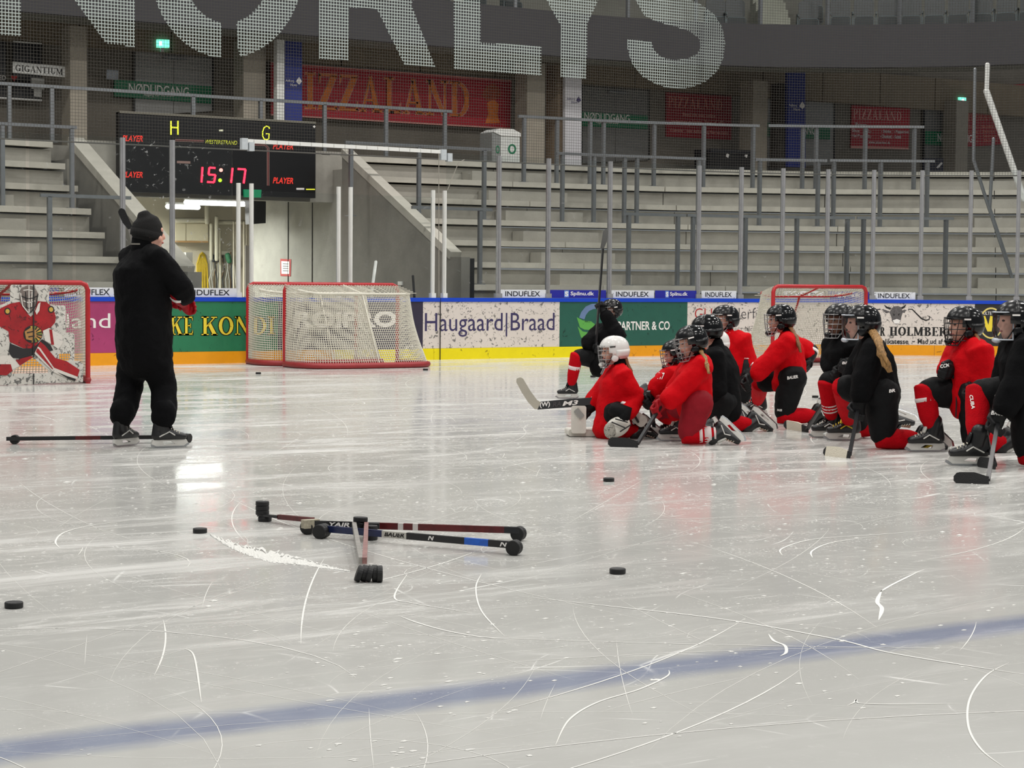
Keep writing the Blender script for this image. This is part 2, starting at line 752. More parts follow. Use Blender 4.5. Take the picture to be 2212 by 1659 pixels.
def px_poly(name, loops, n, off, m, parent, thick=0.0):
    mb = MB()
    L = []
    for l in loops:
        q = []
        for x, y in l:
            p = atN(x, y, n)
            q.append((p.x, p.y - off, p.z))
        L.append(q)
    mb.poly(L, (0, thick, 0) if thick else None)
    return obj(name, mb, m, parent)

# ================================================================== SETTING
BCX, BCY, BR, BN = 21.5, 20.05, 8.5, 28.55
LCX = 8.5


def bpos(s, off, z):
    """Place on the rink outline: s runs along the boards, off outwards behind them."""
    r = BR + off
    if s < LCX:
        a = (LCX - s) / BR
        return Vector((LCX - r * sin(a), BCY + r * cos(a), z))
    if s <= BCX:
        return Vector((s, BN + off, z))
    a = (s - BCX) / BR
    if a > pi / 2:
        return Vector((BCX + r, BCY - (s - BCX - BR * pi / 2), z))
    return Vector((BCX + r * sin(a), BCY + r * cos(a), z))


def hit(px, py, off):
    """Where the sight line of a pixel meets the outline: (s, z)."""
    d = ray(px, py)
    n = BN + off
    x = n * d.x / d.y
    if x <= BCX:
        t = n / d.y
        return x, CH + d.z * t
    r = BR + off
    a = d.x * d.x + d.y * d.y
    b = -2 * (d.x * BCX + d.y * BCY)
    c = BCX ** 2 + BCY ** 2 - r * r
    t = (-b + sqrt(b * b - 4 * a * c)) / (2 * a)
    ang = atan2(d.x * t - BCX, d.y * t - BCY)
    return BCX + ang * BR, CH + d.z * t


def strip(s0, s1, z0, z1, off, th, step=0.6, mb=None):
    mb = mb or MB()
    straight = s0 >= LCX and s1 <= BCX
    n = 1 if straight else max(1, int((s1 - s0) / step))
    vs = []
    for i in range(n + 1):
        s = s0 + (s1 - s0) * i / n
        vs += [bpos(s, off, z0), bpos(s, off, z1), bpos(s, off + th, z1), bpos(s, off + th, z0)]
    fs = []
    for i in range(n):
        o = i * 4
        for j in range(4):
            fs.append((o + j, o + (j + 1) % 4, o + 4 + (j + 1) % 4, o + 4 + j))
    fs += [(0, 1, 2, 3), tuple(n * 4 + j for j in (3, 2, 1, 0))]
    return mb.add(vs, fs)


def boardmap(x0, x1, ytop, ybot, off):
    s0, za = hit(x0, ybot, 0)
    s1, zb = hit(x1, ybot, 0)
    _, zc = hit((x0 + x1) / 2, ytop, 0)
    zb = (za + zb) / 2

    def fn(u, v):
        return bpos(s0 + (s1 - s0) * u, off, zb + (zc - zb) * v)
    return fn


def struct(name, mb, m, parent=None):
    o = obj(name, mb, m, parent)
    if parent is None:
        o['kind'] = 'structure'
    return o


# ---- ice
ICE = ice_mat()
mb = MB()
mb.add([(-14, -14, 0), (34, -14, 0), (34, 30, 0), (-14, 30, 0)], [(0, 1, 2, 3)])
floor = struct('floor', mb, ICE)

# ---- colours
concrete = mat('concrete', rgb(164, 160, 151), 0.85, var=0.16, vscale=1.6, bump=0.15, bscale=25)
concrete_l = mat('concrete_top_lit', rgb(190, 185, 174), 0.85, var=0.12, vscale=2.5, bump=0.15, bscale=25)  # paler than the riser concrete: brightness from overhead light put into the colour
concrete_d = mat('concrete_wall', rgb(140, 136, 128), 0.85, var=0.2, vscale=1.1, bump=0.12, bscale=20)
steel = mat('galvanised_steel', rgb(128, 131, 134), 0.45, 0.55, var=0.1, vscale=8)
white_m = mat('white_paint', rgb(226, 226, 222), 0.5, var=0.04)
board_w = mat('board_white', rgb(222, 212, 204), 0.4, var=0.04, specks=0.95, speck_scale=15, speck_col=(0.10, 0.095, 0.09), vscale=2)
black_m = mat('matt_black', rgb(22, 22, 24), 0.6)

# ---- rink boards
boards = struct('wall_rink_boards', strip(1.0, 52, 0.0, 1.0, 0.006, 0.11, step=0.15), mat('board_core', rgb(200, 196, 190), 0.5))
struct('top_rail', strip(1.0, 52, 0.985, 1.05, -0.03, 0.19, step=0.15), mat('blue_rail', rgb(6, 66, 196), 0.35, var=0.05), boards)
s_y0, _ = hit(722, 770, 0)
s_y1, _ = hit(1262, 770, 0)
orange = mat('kick_orange', rgb(240, 160, 12), 0.35, var=0.05, specks=0.25, speck_scale=7, speck_col=rgb(150, 90, 10))
yellow = mat('kick_yellow', rgb(240, 222, 6), 0.35, var=0.05, specks=0.25, speck_scale=7, speck_col=rgb(140, 120, 10))
kicks = [1.0, 4.3, 8.5, 11.5, s_y0, 16.62, s_y1, 21.5, 24.2, 27.0, 30.0, 34, 40, 52]
for i in range(len(kicks) - 1):
    c = yellow if s_y0 <= kicks[i] < s_y1 else orange
    struct('kick_plate', strip(kicks[i] + 0.003, kicks[i + 1] - 0.003, 0.0, 0.19, -0.016, 0.02, step=0.15), c, boards)

magenta = mat('ad_magenta', rgb(172, 62, 112), 0.35, var=0.22, vscale=1.2, specks=0.28, speck_scale=8, speck_col=rgb(90, 20, 55))
green1 = mat('ad_green', rgb(40, 122, 84), 0.35, var=0.08, specks=0.3, speck_scale=9, speck_col=rgb(14, 60, 40))
navy = mat('ad_navy', rgb(52, 46, 66), 0.35, var=0.1, specks=0.1)
green2 = mat('ad_green_dark', rgb(36, 92, 78), 0.35, var=0.1, specks=0.35, speck_scale=8, speck_col=rgb(14, 50, 42))
adblack = mat('ad_black', rgb(40, 39, 40), 0.4, var=0.1, specks=0.1)
ink_navy = mat('ink_navy', rgb(56, 48, 92), 0.5)
ink_black = mat('ink_black', rgb(24, 22, 22), 0.5)
ink_white = mat('ink_white', rgb(238, 234, 230), 0.5)
ink_yellow = mat('ink_yellow', rgb(240, 214, 60), 0.5, specks=0.3, speck_scale=9, speck_col=rgb(120, 100, 20))
ink_red = mat('ink_red', rgb(176, 44, 44), 0.5)
ink_grey = mat('ink_grey', rgb(74, 70, 72), 0.5)
ZT, ZB = 0.983, 0.192


def ad(x0, x1, m, label):
    s0 = hit(x0, 700, 0)[0]
    s1 = hit(x1, 700, 0)[0]
    t = thing('advertising_panel', label, 'advertisement', bpos((s0 + s1) / 2, 0, 0), 'advertising panels on the rink boards')
    obj('panel', strip(s0, s1, ZB, ZT, -0.008, 0.012, step=0.12), m, t)
    return t


def btext(par, s, x0, x1, ytop, ybot, m, bold=0.0, serif=False, off=-0.0105, shear=0.0, name='lettering'):
    return lay(name, serif_flat(s) if serif else text_flat(s, bold, shear), boardmap(x0, x1, ytop, ybot, off), m, par)


def bpoly(par, name, loops, m, off=-0.0105):
    mb = MB()
    mb.poly([[bpos(hit(x, y, 0)[0], off, hit(x, y, 0)[1]) for x, y in l] for l in loops])
    return obj(name, mb, m, par)


def wave(pts, w, n=None):
    """A brush stroke: polyline (pixels) with half widths -> closed outline."""
    L, R = [], []
    k = len(pts)
    for i, (x, y) in enumerate(pts):
        a = pts[max(0, i - 1)]
        b = pts[min(k - 1, i + 1)]
        dx, dy = b[0] - a[0], b[1] - a[1]
        l = hypot(dx, dy) or 1
        ww = w[i] if isinstance(w, (list, tuple)) else w
        L.append((x - dy / l * ww, y + dx / l * ww))
        R.append((x + dy / l * ww, y - dx / l * ww))
    return L + R[::-1]


a = ad(-160, 306, magenta, 'magenta advertising panel with thin white letters behind the left goal')
btext(a, 'tland', 118, 238, 677, 709, ink_white)
a = ad(306, 600, green1, 'green advertising panel with bold yellow lettering behind the coach')
for dx, dy in ((-1.6, 1.6), (1.6, 1.6), (1.6, -1.4), (-1.6, -1.4)):
    for w_, xa_, xb_ in (('KE', 366, 417), ('KONDI', 434, 594)):
        btext(a, w_, xa_ + dx, xb_ + dx, 684 + dy, 723 + dy, ink_black, serif=True, name='lettering_outline')
for w_, xa_, xb_ in (('KE', 366, 417), ('KONDI', 434, 594)):
    btext(a, w_, xa_, xb_, 684, 723, ink_yellow, serif=True, off=-0.013)
a = ad(600, 913, navy, 'dark navy advertising panel with white letters behind the turned goals')
btext(a, 'ROIPRO', 636, 856, 672, 707, ink_white, bold=0.04)
btext(a, 'pro.dk', 876, 908, 744, 755, ink_white, bold=0.02)
a = ad(913, 1208, board_w, 'scuffed white advertising panel with a navy two-part surname')
btext(a, 'Haugaard|Braad', 917, 1197, 676, 727, ink_navy)
obj('panel_seam', strip(hit(949.5, 700, 0)[0] - .004, hit(949.5, 700, 0)[0] + .004, 0.0, 1.05, -0.0345, 0.02), ink_black, a)
a = ad(1208, 1484, green2, 'dark green advertising panel with leaf emblem and white capitals')
btext(a, 'PARTNER & CO', 1333, 1446, 694, 713, ink_white, bold=0.02)
lf = mat('leaf_green', rgb(92, 168, 74), 0.5, specks=0.3, speck_scale=10, speck_col=rgb(30, 80, 40))
lf2 = mat('leaf_blue', rgb(104, 128, 168), 0.5, var=0.1)
bpoly(a, 'emblem_arc', [wave([(1256, 688), (1260, 677), (1268, 667), (1279, 662), (1292, 661), (1304, 665)], [6, 6, 6, 6, 5, 3])], lf2)
bpoly(a, 'emblem_leaf', [[(1245, 685), (1258, 692), (1276, 694), (1288, 703), (1291, 716), (1276, 713), (1262, 712), (1252, 707)]], lf)
bpoly(a, 'emblem_leaf', [[(1247, 705), (1258, 716), (1276, 719), (1290, 722), (1288, 732), (1276, 739), (1264, 737), (1254, 728)]], lf)
a = ad(1484, 1852, board_w, 'white advertising panel with red initials behind the kneeling group')
btext(a, 'GUG', 1500, 1558, 666, 688.5, ink_red, bold=-0.005)
btext(a, 'Malerfo', 1562, 1645, 665, 688.5, ink_grey, bold=-0.01)
btext(a, 'Vera', 1578, 1602, 705, 716, ink_grey, bold=-0.02)
btext(a, 'Norge', 1609, 1648, 705, 719, ink_grey, bold=-0.02)
btext(a, '05', 1611, 1623, 727, 738, ink_red, bold=-0.02)
btext(a, '/', 1627, 1631, 727, 738, ink_red, bold=-0.02)
btext(a, 'A3', 1634, 1646, 727, 738, ink_red, bold=-0.02)
bpoly(a, 'emblem', [[(1530, 696), (1546, 690), (1560, 698), (1556, 714), (1542, 720), (1532, 712)]], ink_red)
a = ad(1852, 2105, board_w, 'white advertising panel with bull head and black slab lettering')
for dx in (-0.6, 0.6):
    btext(a, 'ER', 1891 + dx, 1911 + dx, 706.5, 725.5, ink_black, serif=True)
    btext(a, 'HOLMBERG', 1921 + dx, 2064 + dx, 706.5, 725.5, ink_black, serif=True)
for w_, xa_, xb_ in (('Delikatesse', 1894, 1962), ('-', 1970, 1976), ('Mad', 1982, 2004), ('ud', 2009, 2022), ('af', 2027, 2036), ('huset', 2041, 2072)):
    btext(a, w_, xa_, xb_, 732 if w_ != '-' else 737, 743 if w_ != '-' else 739, ink_black, bold=0.02)
bull = mat('ink_bull', rgb(96, 92, 92), 0.6, var=0.5, vscale=40)
bpoly(a, 'bull_head', [[(1925, 668), (1930, 662), (1940, 661), (1947, 664), (1950, 674), (1947, 684), (1945, 694), (1940, 700), (1933, 700), (1927, 694), (1925, 684), (1921, 675)]], bull)
bpoly(a, 'bull_horn', [wave([(1924, 667), (1915, 664), (1910, 659)], [2.4, 2, .6])], ink_black)
bpoly(a, 'bull_horn', [wave([(1947, 666), (1953, 663), (1957, 658)], [2.4, 2, .6])], ink_black)
bpoly(a, 'bull_ear', [[(1905, 669), (1912, 669), (1923, 674), (1914, 677)]], bull)
bpoly(a, 'bull_ear', [[(1957, 669), (1950, 670), (1946, 675), (1954, 676)]], bull)
bpoly(a, 'bull_nose', [[(1928, 692), (1937, 689), (1945, 692), (1941, 699), (1932, 699)]], ink_white, -0.012)
bpoly(a, 'bull_eye', [[(1928, 677), (1933, 679), (1931, 683)]], ink_black, -0.012)
bpoly(a, 'bull_eye', [[(1944, 677), (1939, 679), (1941, 683)]], ink_black, -0.012)
bpoly(a, 'flourish', [wave([(1962, 668), (1970, 668), (1980, 678), (1990, 688), (2000, 692), (2007, 690), (2008, 684), (2003, 682)], [1, 1.2, 1.4, 1.6, 1.5, 1.3, 1, .6])], ink_black)
bpoly(a, 'flourish', [wave([(1902, 668), (1893, 669), (1886, 678), (1880, 686)], [1, 1.4, 1.4, .8])], ink_black)
a = ad(2105, 2196, adblack, 'black advertising panel with round yellow emblem at the right edge')
ring = [(2141 + 26 * cos(t * pi / 15), 698 + 34 * sin(t * pi / 15)) for t in range(30)]
ring2 = [(2141 + 23 * cos(t * pi / 15), 698 + 30.5 * sin(t * pi / 15)) for t in range(30)]
pale_y = mat('ink_pale_yellow', rgb(228, 208, 120), 0.5)
bpoly(a, 'emblem_ring', [ring, ring2], pale_y)
bpoly(a, 'emblem_letter', [[(2111, 712), (2119, 684), (2128, 682), (2135, 702), (2139, 682), (2147, 684), (2142, 716), (2133, 716), (2125, 698), (2121, 720)]], ink_yellow, -0.0125)
btext(a, 'SKILTE', 2118, 2142, 673, 680, ink_white)
a = ad(2196, 2330, board_w, 'plain scuffed white board panel at the far right edge')

# ---- glass above the boards
glass = clear_mat('rink_glass', (0.94, 0.955, 0.95), 0.22, 0.12, 9)
glass_d = clear_mat('scuffed_glass', (0.94, 0.955, 0.95), 0.22, 0.5, 16)
gl = thing('wall_glass', None, None, (0, 0, 0), kind='structure')
post_m = mat('glass_post', rgb(156, 156, 158), 0.3, 0.3, var=0.12, vscale=7)
GT = 3.5
tall = [1077, 1184, 1317, 1509, 1600, 1690, 1787, 1886, 1990, 2096, 2199, 2300]
ss = [hit(x, 500, 0.04)[0] for x in tall]
postme = {}


def post(s, z1, w, m, par, off=0.04):
    mb = MB()
    c = bpos(s, off, 0)
    t = (bpos(s + .01, off, 0) - bpos(s - .01, off, 0)).normalized()
    nrm = Vector((t.y, -t.x, 0))
    mb.box(c + Vector((0, 0, (1.05 + z1) / 2)), (w, 0.05, z1 - 1.05), (t, nrm, Vector((0, 0, 1))))
    mb.box(c + Vector((0, 0, (1.05 + z1) / 2)) + nrm * 0.03, (w * 0.35, 0.03, z1 - 1.05), (t, nrm, Vector((0, 0, 1))))
    mb.box(c + Vector((0, 0, 1.09)), (w * 1.5, 0.1, 0.08), (t, nrm, Vector((0, 0, 1))))
    return obj('post', mb, m, par)


def pane(s0, s1, z1, m=glass):
    o = obj('pane', strip(s0 + .03, s1 - .03, 1.052, z1, 0.034, 0.012, step=0.2), m, gl)
    return o


for i in range(len(ss) - 1):
    pane(ss[i], ss[i + 1], GT)
for s in ss:
    post(s, GT, 0.075, post_m, gl)
sl = [hit(x, 500, 0.04)[0] for x in (-140, -40, 60, 160, 265, 372, 505)]
for i in range(len(sl) - 1):
    pane(sl[i], sl[i + 1], GT, glass_d if i >= 4 else glass)
for s in sl[4:6]:
    post(s, GT, 0.075, post_m, gl)
gate = [hit(x, 500, 0.04)[0] for x in (515, 543, 731, 757, 935, 960)]
for s in gate:
    post(s, 2.87, 0.055, white_m, gl)
pane(gate[1], gate[2], 2.75)
pane(gate[3], gate[4], 2.75)
pane(gate[5], ss[0], GT)
# measuring-tape beam over the gate
s0, z0 = hit(522, 304, 0.04)
s1, z1 = hit(952, 328, 0.04)
t = thing('gate_beam', 'white segmented beam bridging the gap over the gate glass', 'beam', (s0, BN, z0))
n = 18
for i in range(n):
    mb = MB()
    x0 = s0 + (s1 - s0) * i / n
    x1 = s0 + (s1 - s0) * (i + 0.95) / n
    mb.bar((x0, BN + .03, z0 + (z1 - z0) * i / n), (x1, BN + .03, z0 + (z1 - z0) * (i + 1) / n), 0.05, 0.062)
    obj('segment', mb, white_m, t)
for s, z in ((s0, z0), (s1, z1)):
    mb = MB()
    mb.box((s + .03, BN + .02, z - .05), (.10, .09, .18))
    mb.box((s + .15, BN + .02, z - .09), (.09, .09, .14))
    obj('clamp', mb, mat('clamp', rgb(190, 196, 200), 0.4, var=0.1, vscale=20), t)
for lb_, P_ in (('thin pale cord tied from the gate beam down to a white gate post', [(1003, 345), (990, 352), (967, 410)]), ('thin pale cord hanging straight down from the gate beam', [(948, 332), (948, 640)])):
    mb = MB()
    mb.tube([bpos(hit(x_, y_, 0.0)[0], 0.0, hit(x_, y_, 0.0)[1]) for x_, y_ in P_], .007, 5)
    tag(obj('cord', mb, mat('cord', rgb(150, 146, 136), .8)), lb_, 'cord')
# low printed strips on the glass
for x0, x1, k in ((40, 128, 1), (140, 252, 0), (392, 513, 0), (1082, 1181, 0), (1190, 1311, 1), (1322, 1415, 0), (1417, 1507, 1), (1517, 1592, 0),
                  (1693, 1780, 0), (1789, 1878, 1), (1888, 1978, 0)):
    blue = k == 1
    sa = hit(x0, 630, 0)[0]
    sb = hit(x1, 630, 0)[0]
    where = {40: 'behind the left goal frame', 140: 'beside the left goal post', 392: 'beside the coach\'s red glove', 1082: 'above the surname panel',
             1190: 'behind the raised stick', 1322: 'right of the raised stick', 1417: 'directly left of a glass post above the green panel', 1517: 'above the red initials panel',
             1693: 'inside the right goal frame', 1789: 'at the right post of the right goal', 1888: 'above the bull head panel'}[x0]
    t = thing('glass_sticker', ('blue' if blue else 'white') + ' printed strip on the glass ' + where, 'sticker', bpos((sa + sb) / 2, 0, 1.06), 'printed strips at the foot of the glass')
    obj('film', strip(sa, sb, 1.055, 1.195, 0.026, 0.003, step=0.1), mat('sticker_blue', rgb(32, 36, 150), 0.4) if blue else mat('sticker_white', rgb(222, 224, 228), 0.4, specks=0.2, speck_scale=16), t)
    z = lambda v: 1.08 + v * 0.088
    if blue:
        a0 = sa + (sb - sa) * 0.36
        a1 = sa + (sb - sa) * 0.78
        lay('lettering', text_flat('Spilnu.dk', 0.02), lambda u, v: bpos(a0 + (a1 - a0) * u, 0.022, z(v)), ink_white, t)
        b0 = sa + (sb - sa) * 0.25
        b1 = sa + (sb - sa) * 0.33
        obj('emblem', strip(b0, b1, 1.065, 1.185, 0.023, 0.002), mat('ink_sky', rgb(110, 150, 215), 0.5), t)
        lay('emblem_letter', text_flat('S', 0.05), lambda u, v: bpos(b0 + (b1 - b0) * (u * .8 + .1), 0.0215, 1.08 + v * 0.09), ink_white, t)
    else:
        lay('lettering', text_flat('INDUFLEX', 0.012), lambda u, v: bpos(sa + (sb - sa) * (0.11 + 0.76 * u), 0.022, z(v)), mat('ink_ink', rgb(30, 32, 40), 0.5), t)

# ---- concrete terraces
TZ = [1.275 + 0.42 * i for i in range(7)]
TO = [1.95 + 0.65 * i for i in range(7)]


def terrace(name, s0, s1):
    root = thing(name, None, None, (0, 0, 0), kind='structure')
    if s1 > 13:
        cuts = [s0, BCX] + [BCX + BR * pi / 12 * k for k in range(1, 7)]
    else:
        cuts = [s0, s1]
    for i in range(7):
        hi = TZ[i]
        dep = 0.70 if i < 6 else 0.8
        for j in range(len(cuts) - 1):
            a, b = cuts[j] + 0.006, cuts[j + 1] - 0.006
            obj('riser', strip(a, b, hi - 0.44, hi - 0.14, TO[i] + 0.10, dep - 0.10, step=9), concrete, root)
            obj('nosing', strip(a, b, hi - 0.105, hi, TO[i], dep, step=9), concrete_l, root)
    obj('plinth', strip(s0, s1, 0, TZ[0] - 0.3, TO[0] + .04, 4.5, step=2.2), concrete, root)
    return root


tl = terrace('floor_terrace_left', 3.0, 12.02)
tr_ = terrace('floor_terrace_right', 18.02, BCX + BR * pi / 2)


def blocks(root, sa, sb):
    for i in range(6):
        mb = strip(sa, sb, TZ[i], TZ[i] + 0.21, TO[i] + 0.32, 0.40)
        obj('step_block', mb, concrete, root)


blocks(tl, 8.9, 10.75)
blocks(tr_, 20.72, 22.2)
blocks(tr_, 27.9, 29.9)

# parapets beside the tunnel
for name, xa, xb, zt0 in (('wall_parapet_left', 12.34, 12.58, 1.45), ('wall_parapet_right', 17.70, 17.88, 1.76)):
    mb = MB()
    ya, yb = (29.45, 34.0) if xa > 15 else (29.0, 34.45)
    pr = [(ya, 0), (ya, zt0), (ya + .35, zt0), (yb, 3.80), (yb, 0)]
    mb.poly([[(xa, y, z) for y, z in pr]], (xb - xa, 0, 0))
    w = struct(name, mb, concrete_d)
    mb = MB()
    mb.bar((xa + (xb - xa) / 2, ya + .35, zt0 + .03), (xa + (xb - xa) / 2, yb, 3.83), xb - xa + .05, 0.14)
    struct('coping', mb, concrete_l, w)
mb = MB()
mb.bx((17.885, 29.47, 0.0), (17.985, 29.6, 1.74))
obj('bumper', mb, black_m, w)

# ---- walkway slab, tunnel, back wall
mb = MB()
vs, fs = [], []
cols = [3.0 + 0.0] + [LCX + i * 1.0 for i in range(0, 14)] + [BCX + BR * pi / 24 * k for k in range(1, 13)]
for s in cols:
    p = bpos(s, TO[6] + 0.7, 3.79)
    vs += [p, Vector((p.x, 38.7, 3.79)), Vector((p.x, 38.7, 3.5)), Vector((p.x, p.y, 3.5))]
for i in range(len(cols) - 1):
    for j in range(4):
        fs.append((i * 4 + j, i * 4 + (j + 1) % 4, i * 4 + 4 + (j + 1) % 4, i * 4 + 4 + j))
mb.add(vs, fs)
struct('floor_walkway', mb, concrete_d)
mb = MB()
mb.bx((12.6, 34.42, 2.86), (18.0, 34.8, 3.86))
mb.bx((12.6, 34.8, 3.4), (18.0, 36.2, 3.79))
struct('wall_lintel', mb, concrete)
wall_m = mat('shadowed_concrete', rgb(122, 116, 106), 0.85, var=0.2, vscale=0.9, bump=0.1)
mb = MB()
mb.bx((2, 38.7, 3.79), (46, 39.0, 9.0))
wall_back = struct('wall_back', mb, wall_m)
mb = MB()
band_m = mat('band_concrete', rgb(128, 115, 96), 0.85, var=0.15, vscale=1.5, stretch=(4, 1, 0.5))
x = 2.0
while x < 46:
    mb = MB()
    mb.bx((x + .01, 38.45, 6.05), (x + 1.98, 38.72, 6.9))
    obj('band_panel', mb, band_m, wall_back)
    x += 2.0
mb = MB()
mb.bx((17.72, 34.02, 0), (18.2, 38.2, 3.5))
wt = struct('wall_tunnel_right', mb, concrete)
for yy in (35.3, 36.4):
    mb = MB()
    mb.bx((17.705, yy, 0), (17.72, yy + .015, 3.4))
    obj('joint', mb, mat('joint', rgb(60, 58, 54), 0.9), wt)
mb = MB()
mb.bx((12.3, 34.45, 0), (12.6, 42.0, 3.5))
struct('wall_tunnel_left', mb, concrete)
room_w = mat('room_wall', rgb(214, 206, 186), 0.7, var=0.06, vscale=2)
mb = MB()
mb.bx((12.6, 42.0, 0), (24, 42.2, 3.6))
struct('wall_tunnel_back', mb, room_w)
mb = MB()
mb.bx((18.2, 38.2, 0), (24, 38.4, 3.5))
struct('wall_tunnel_side', mb, room_w)
mb = MB()
mb.bx((12.6, 28.7, -0.02), (24, 42, 0.0))
struct('floor_tunnel', mb, mat('tunnel_floor', rgb(120, 118, 112), 0.7))
mb = MB()
mb.bx((12.6, 36.2, 3.42), (24, 42.0, 3.5))
struct('ceiling_tunnel', mb, mat('tunnel_ceiling', rgb(70, 68, 64), 0.8))

# ---- balcony
KX, KY, KR, KN = 24.5, 25.6, 10.3, 35.9


def kpos(s, off, z):
    r = KR + off
    if s <= KX:
        return Vector((s, KN + off, z))
    a = (s - KX) / KR
    return Vector((KX + r * sin(a), KY + r * cos(a), z))


def khit(px, py, off):
    d = ray(px, py)
    n = KN + off
    x = n * d.x / d.y
    if x <= KX:
        return x, CH + d.z * n / d.y
    r = KR + off
    a = d.x * d.x + d.y * d.y
    b = -2 * (d.x * KX + d.y * KY)
    c = KX ** 2 + KY ** 2 - r * r
    t = (-b + sqrt(b * b - 4 * a * c)) / (2 * a)
    return KX + atan2(d.x * t - KX, d.y * t - KY) * KR, CH + d.z * t


def kstrip(s0, s1, z0, z1, off, th, n=None):
    mb = MB()
    cu = [s0]
    s = KX
    if s0 < KX < s1:
        cu.append(KX)
    k = 1
    while KX + KR * pi / 14 * k < s1:
        if KX + KR * pi / 14 * k > s0:
            cu.append(KX + KR * pi / 14 * k)
        k += 1
    cu.append(s1)
    vs, fs = [], []
    for s in cu:
        vs += [kpos(s, off, z0), kpos(s, off, z1), kpos(s, off + th, z1), kpos(s, off + th, z0)]
    for i in range(len(cu) - 1):
        for j in range(4):
            fs.append((i * 4 + j, i * 4 + (j + 1) % 4, i * 4 + 4 + (j + 1) % 4, i * 4 + 4 + j))
    fs += [(0, 1, 2, 3), tuple((len(cu) - 1) * 4 + j for j in (3, 2, 1, 0))]
    return mb.add(vs, fs)


fascia = mat('balcony_fascia', rgb(58, 57, 60), 0.8, var=0.06, vscale=3, stretch=(1, 1, 14))
bal = struct('wall_balcony', kstrip(2, KX + KR * 1.4, 6.30, 7.27, 0, 0.18), fascia)
dark_c = mat('balcony_concrete', rgb(112, 112, 104), 0.85, var=0.12, vscale=2)
for i in range(5):
    struct('balcony_tier', kstrip(2, KX + KR * 1.4, 6.3 + 0.4 * i, 6.95 + 0.42 * i, 0.2 + i * 0.85, 0.95), dark_c, bal)
mb = MB()
mb.bx((2, 42.0, 6.3), (50, 42.3, 13))
struct('wall_upper', mb, mat('upper_wall', rgb(60, 62, 64), 0.9))
for xx in (1112, 1356, 1502, 1642, 1787, 1942, 2100):
    s, z = khit(xx, 58, 0.05)
    mb = MB()
    p = kpos(s, 0.05, 0)
    mb.bx((p.x - .035, p.y - .035, 7.27), (p.x + .035, p.y + .035, 8.6))
    struct('balcony_post', mb, steel, bal)
# folding seats
seat_m = mat('seat_plastic', rgb(26, 36, 38), 0.45, var=0.08)
seat_f = mat('seat_frame', rgb(74, 84, 86), 0.35, 0.3)


def rrect(w, h, r=0.05, n=4):
    out = []
    for cx, cy, a0 in ((w / 2 - r, h / 2 - r, 0), (-w / 2 + r, h / 2 - r, 90), (-w / 2 + r, -h / 2 + r, 180), (w / 2 - r, -h / 2 + r, 270)):
        for i in range(n + 1):
            a = radians(a0 + 90 * i / n)
            out.append((cx + r * cos(a), cy + r * sin(a)))
    return out


def seat_meshes():
    pan, fr, back, arm = MB(), MB(), MB(), MB()
    o = rrect(.42, .40)
    pan.poly([[(x, -.03, z + .30) for x, z in o]], (0, .05, 0))
    o2 = rrect(.47, .45, .07)
    fr.poly([[(x, -.02, z + .30) for x, z in o2], [(x, -.02, z + .30) for x, z in rrect(.43, .41)]], (0, .03, 0))
    o3 = rrect(.46, .42, .08)
    back.poly([[(x, .06 + (z + .2) * .12, z + .72) for x, z in o3]], (0, .04, 0))
    arm.bx((-.28, -.05, 0), (-.25, .10, .62))
    arm.bx((-.28, -.16, .55), (-.25, .12, .60))
    return [('seat_pan', pan.mesh('seat_pan'), seat_m), ('pan_rim', fr.mesh('pan_rim'), seat_f), ('backrest', back.mesh('backrest'), seat_m), ('armrest', arm.mesh('armrest'), seat_f)]


SM = seat_meshes()
for nme, me, m_ in SM:
    me.materials.append(m_)


def seat(s, off, z, label, group):
    p = kpos(s, off, z)
    t_ = kpos(s + .05, off, z) - kpos(s - .05, off, z)
    a = atan2(t_.y, t_.x)
    e = thing('folding_seat', label, 'seat', p, group)
    e.rotation_euler = (0, 0, a)
    for nme, me, m_ in SM:
        o = bpy.data.objects.new(nme, me)
        COL.objects.link(o)
        o.parent = e


xs = [1815, 1866, 1917, 1968, 2018, 2069, 2121, 2173, 2224]
for i, xx in enumerate(xs):
    s, z = khit(xx, 57, 0.55)
    seat(s, 0.5, 7.02, 'dark green folding seat, %s from the left in the upper right front row' % ['first', 'second', 'third', 'fourth', 'fifth', 'sixth', 'seventh', 'eighth', 'last'][i], 'folding seats on the balcony')
for xx, lb in ((1548, 'dark folding seat on the balcony left of the concrete steps'), (1590, 'dark folding seat on the balcony next to the concrete steps')):
    s, z = khit(xx, 57, 0.55)
    seat(s, 0.55, 6.97, lb, 'folding seats on the balcony')
for xx in (1748, 1768):
    s, z = khit(xx, 40, 0.5)
    seat(s, 0.55 + (0.85 if xx == 1768 else 0), 6.97 + (0.42 if xx == 1768 else 0), 'dark folding seat just right of the balcony steps, ' + ('rear one' if xx == 1768 else 'front one'), 'folding seats on the balcony')
for i in range(7):
    s, z = khit(640 + i * 78, 20, 0.55)
    seat(s, 0.55, 6.97, 'dark folding seat behind the large mesh letters, %s from the left' % ['first', 'second', 'third', 'fourth', 'fifth', 'sixth', 'seventh'][i], 'folding seats on the balcony')
# balcony aisle steps
for k in range(5):
    sA, _ = khit(1652, 40, 0.4)
    sB, _ = khit(1712, 40, 0.4)
    struct('aisle_step', kstrip(sA, sB, 6.9, 7.3 + 0.22 * k, 0.35 + 0.32 * k, 0.34), mat('step_concrete', rgb(140, 142, 130), 0.8, var=0.1), bal)

# ---- railings on the terraces
RAILNO = 0


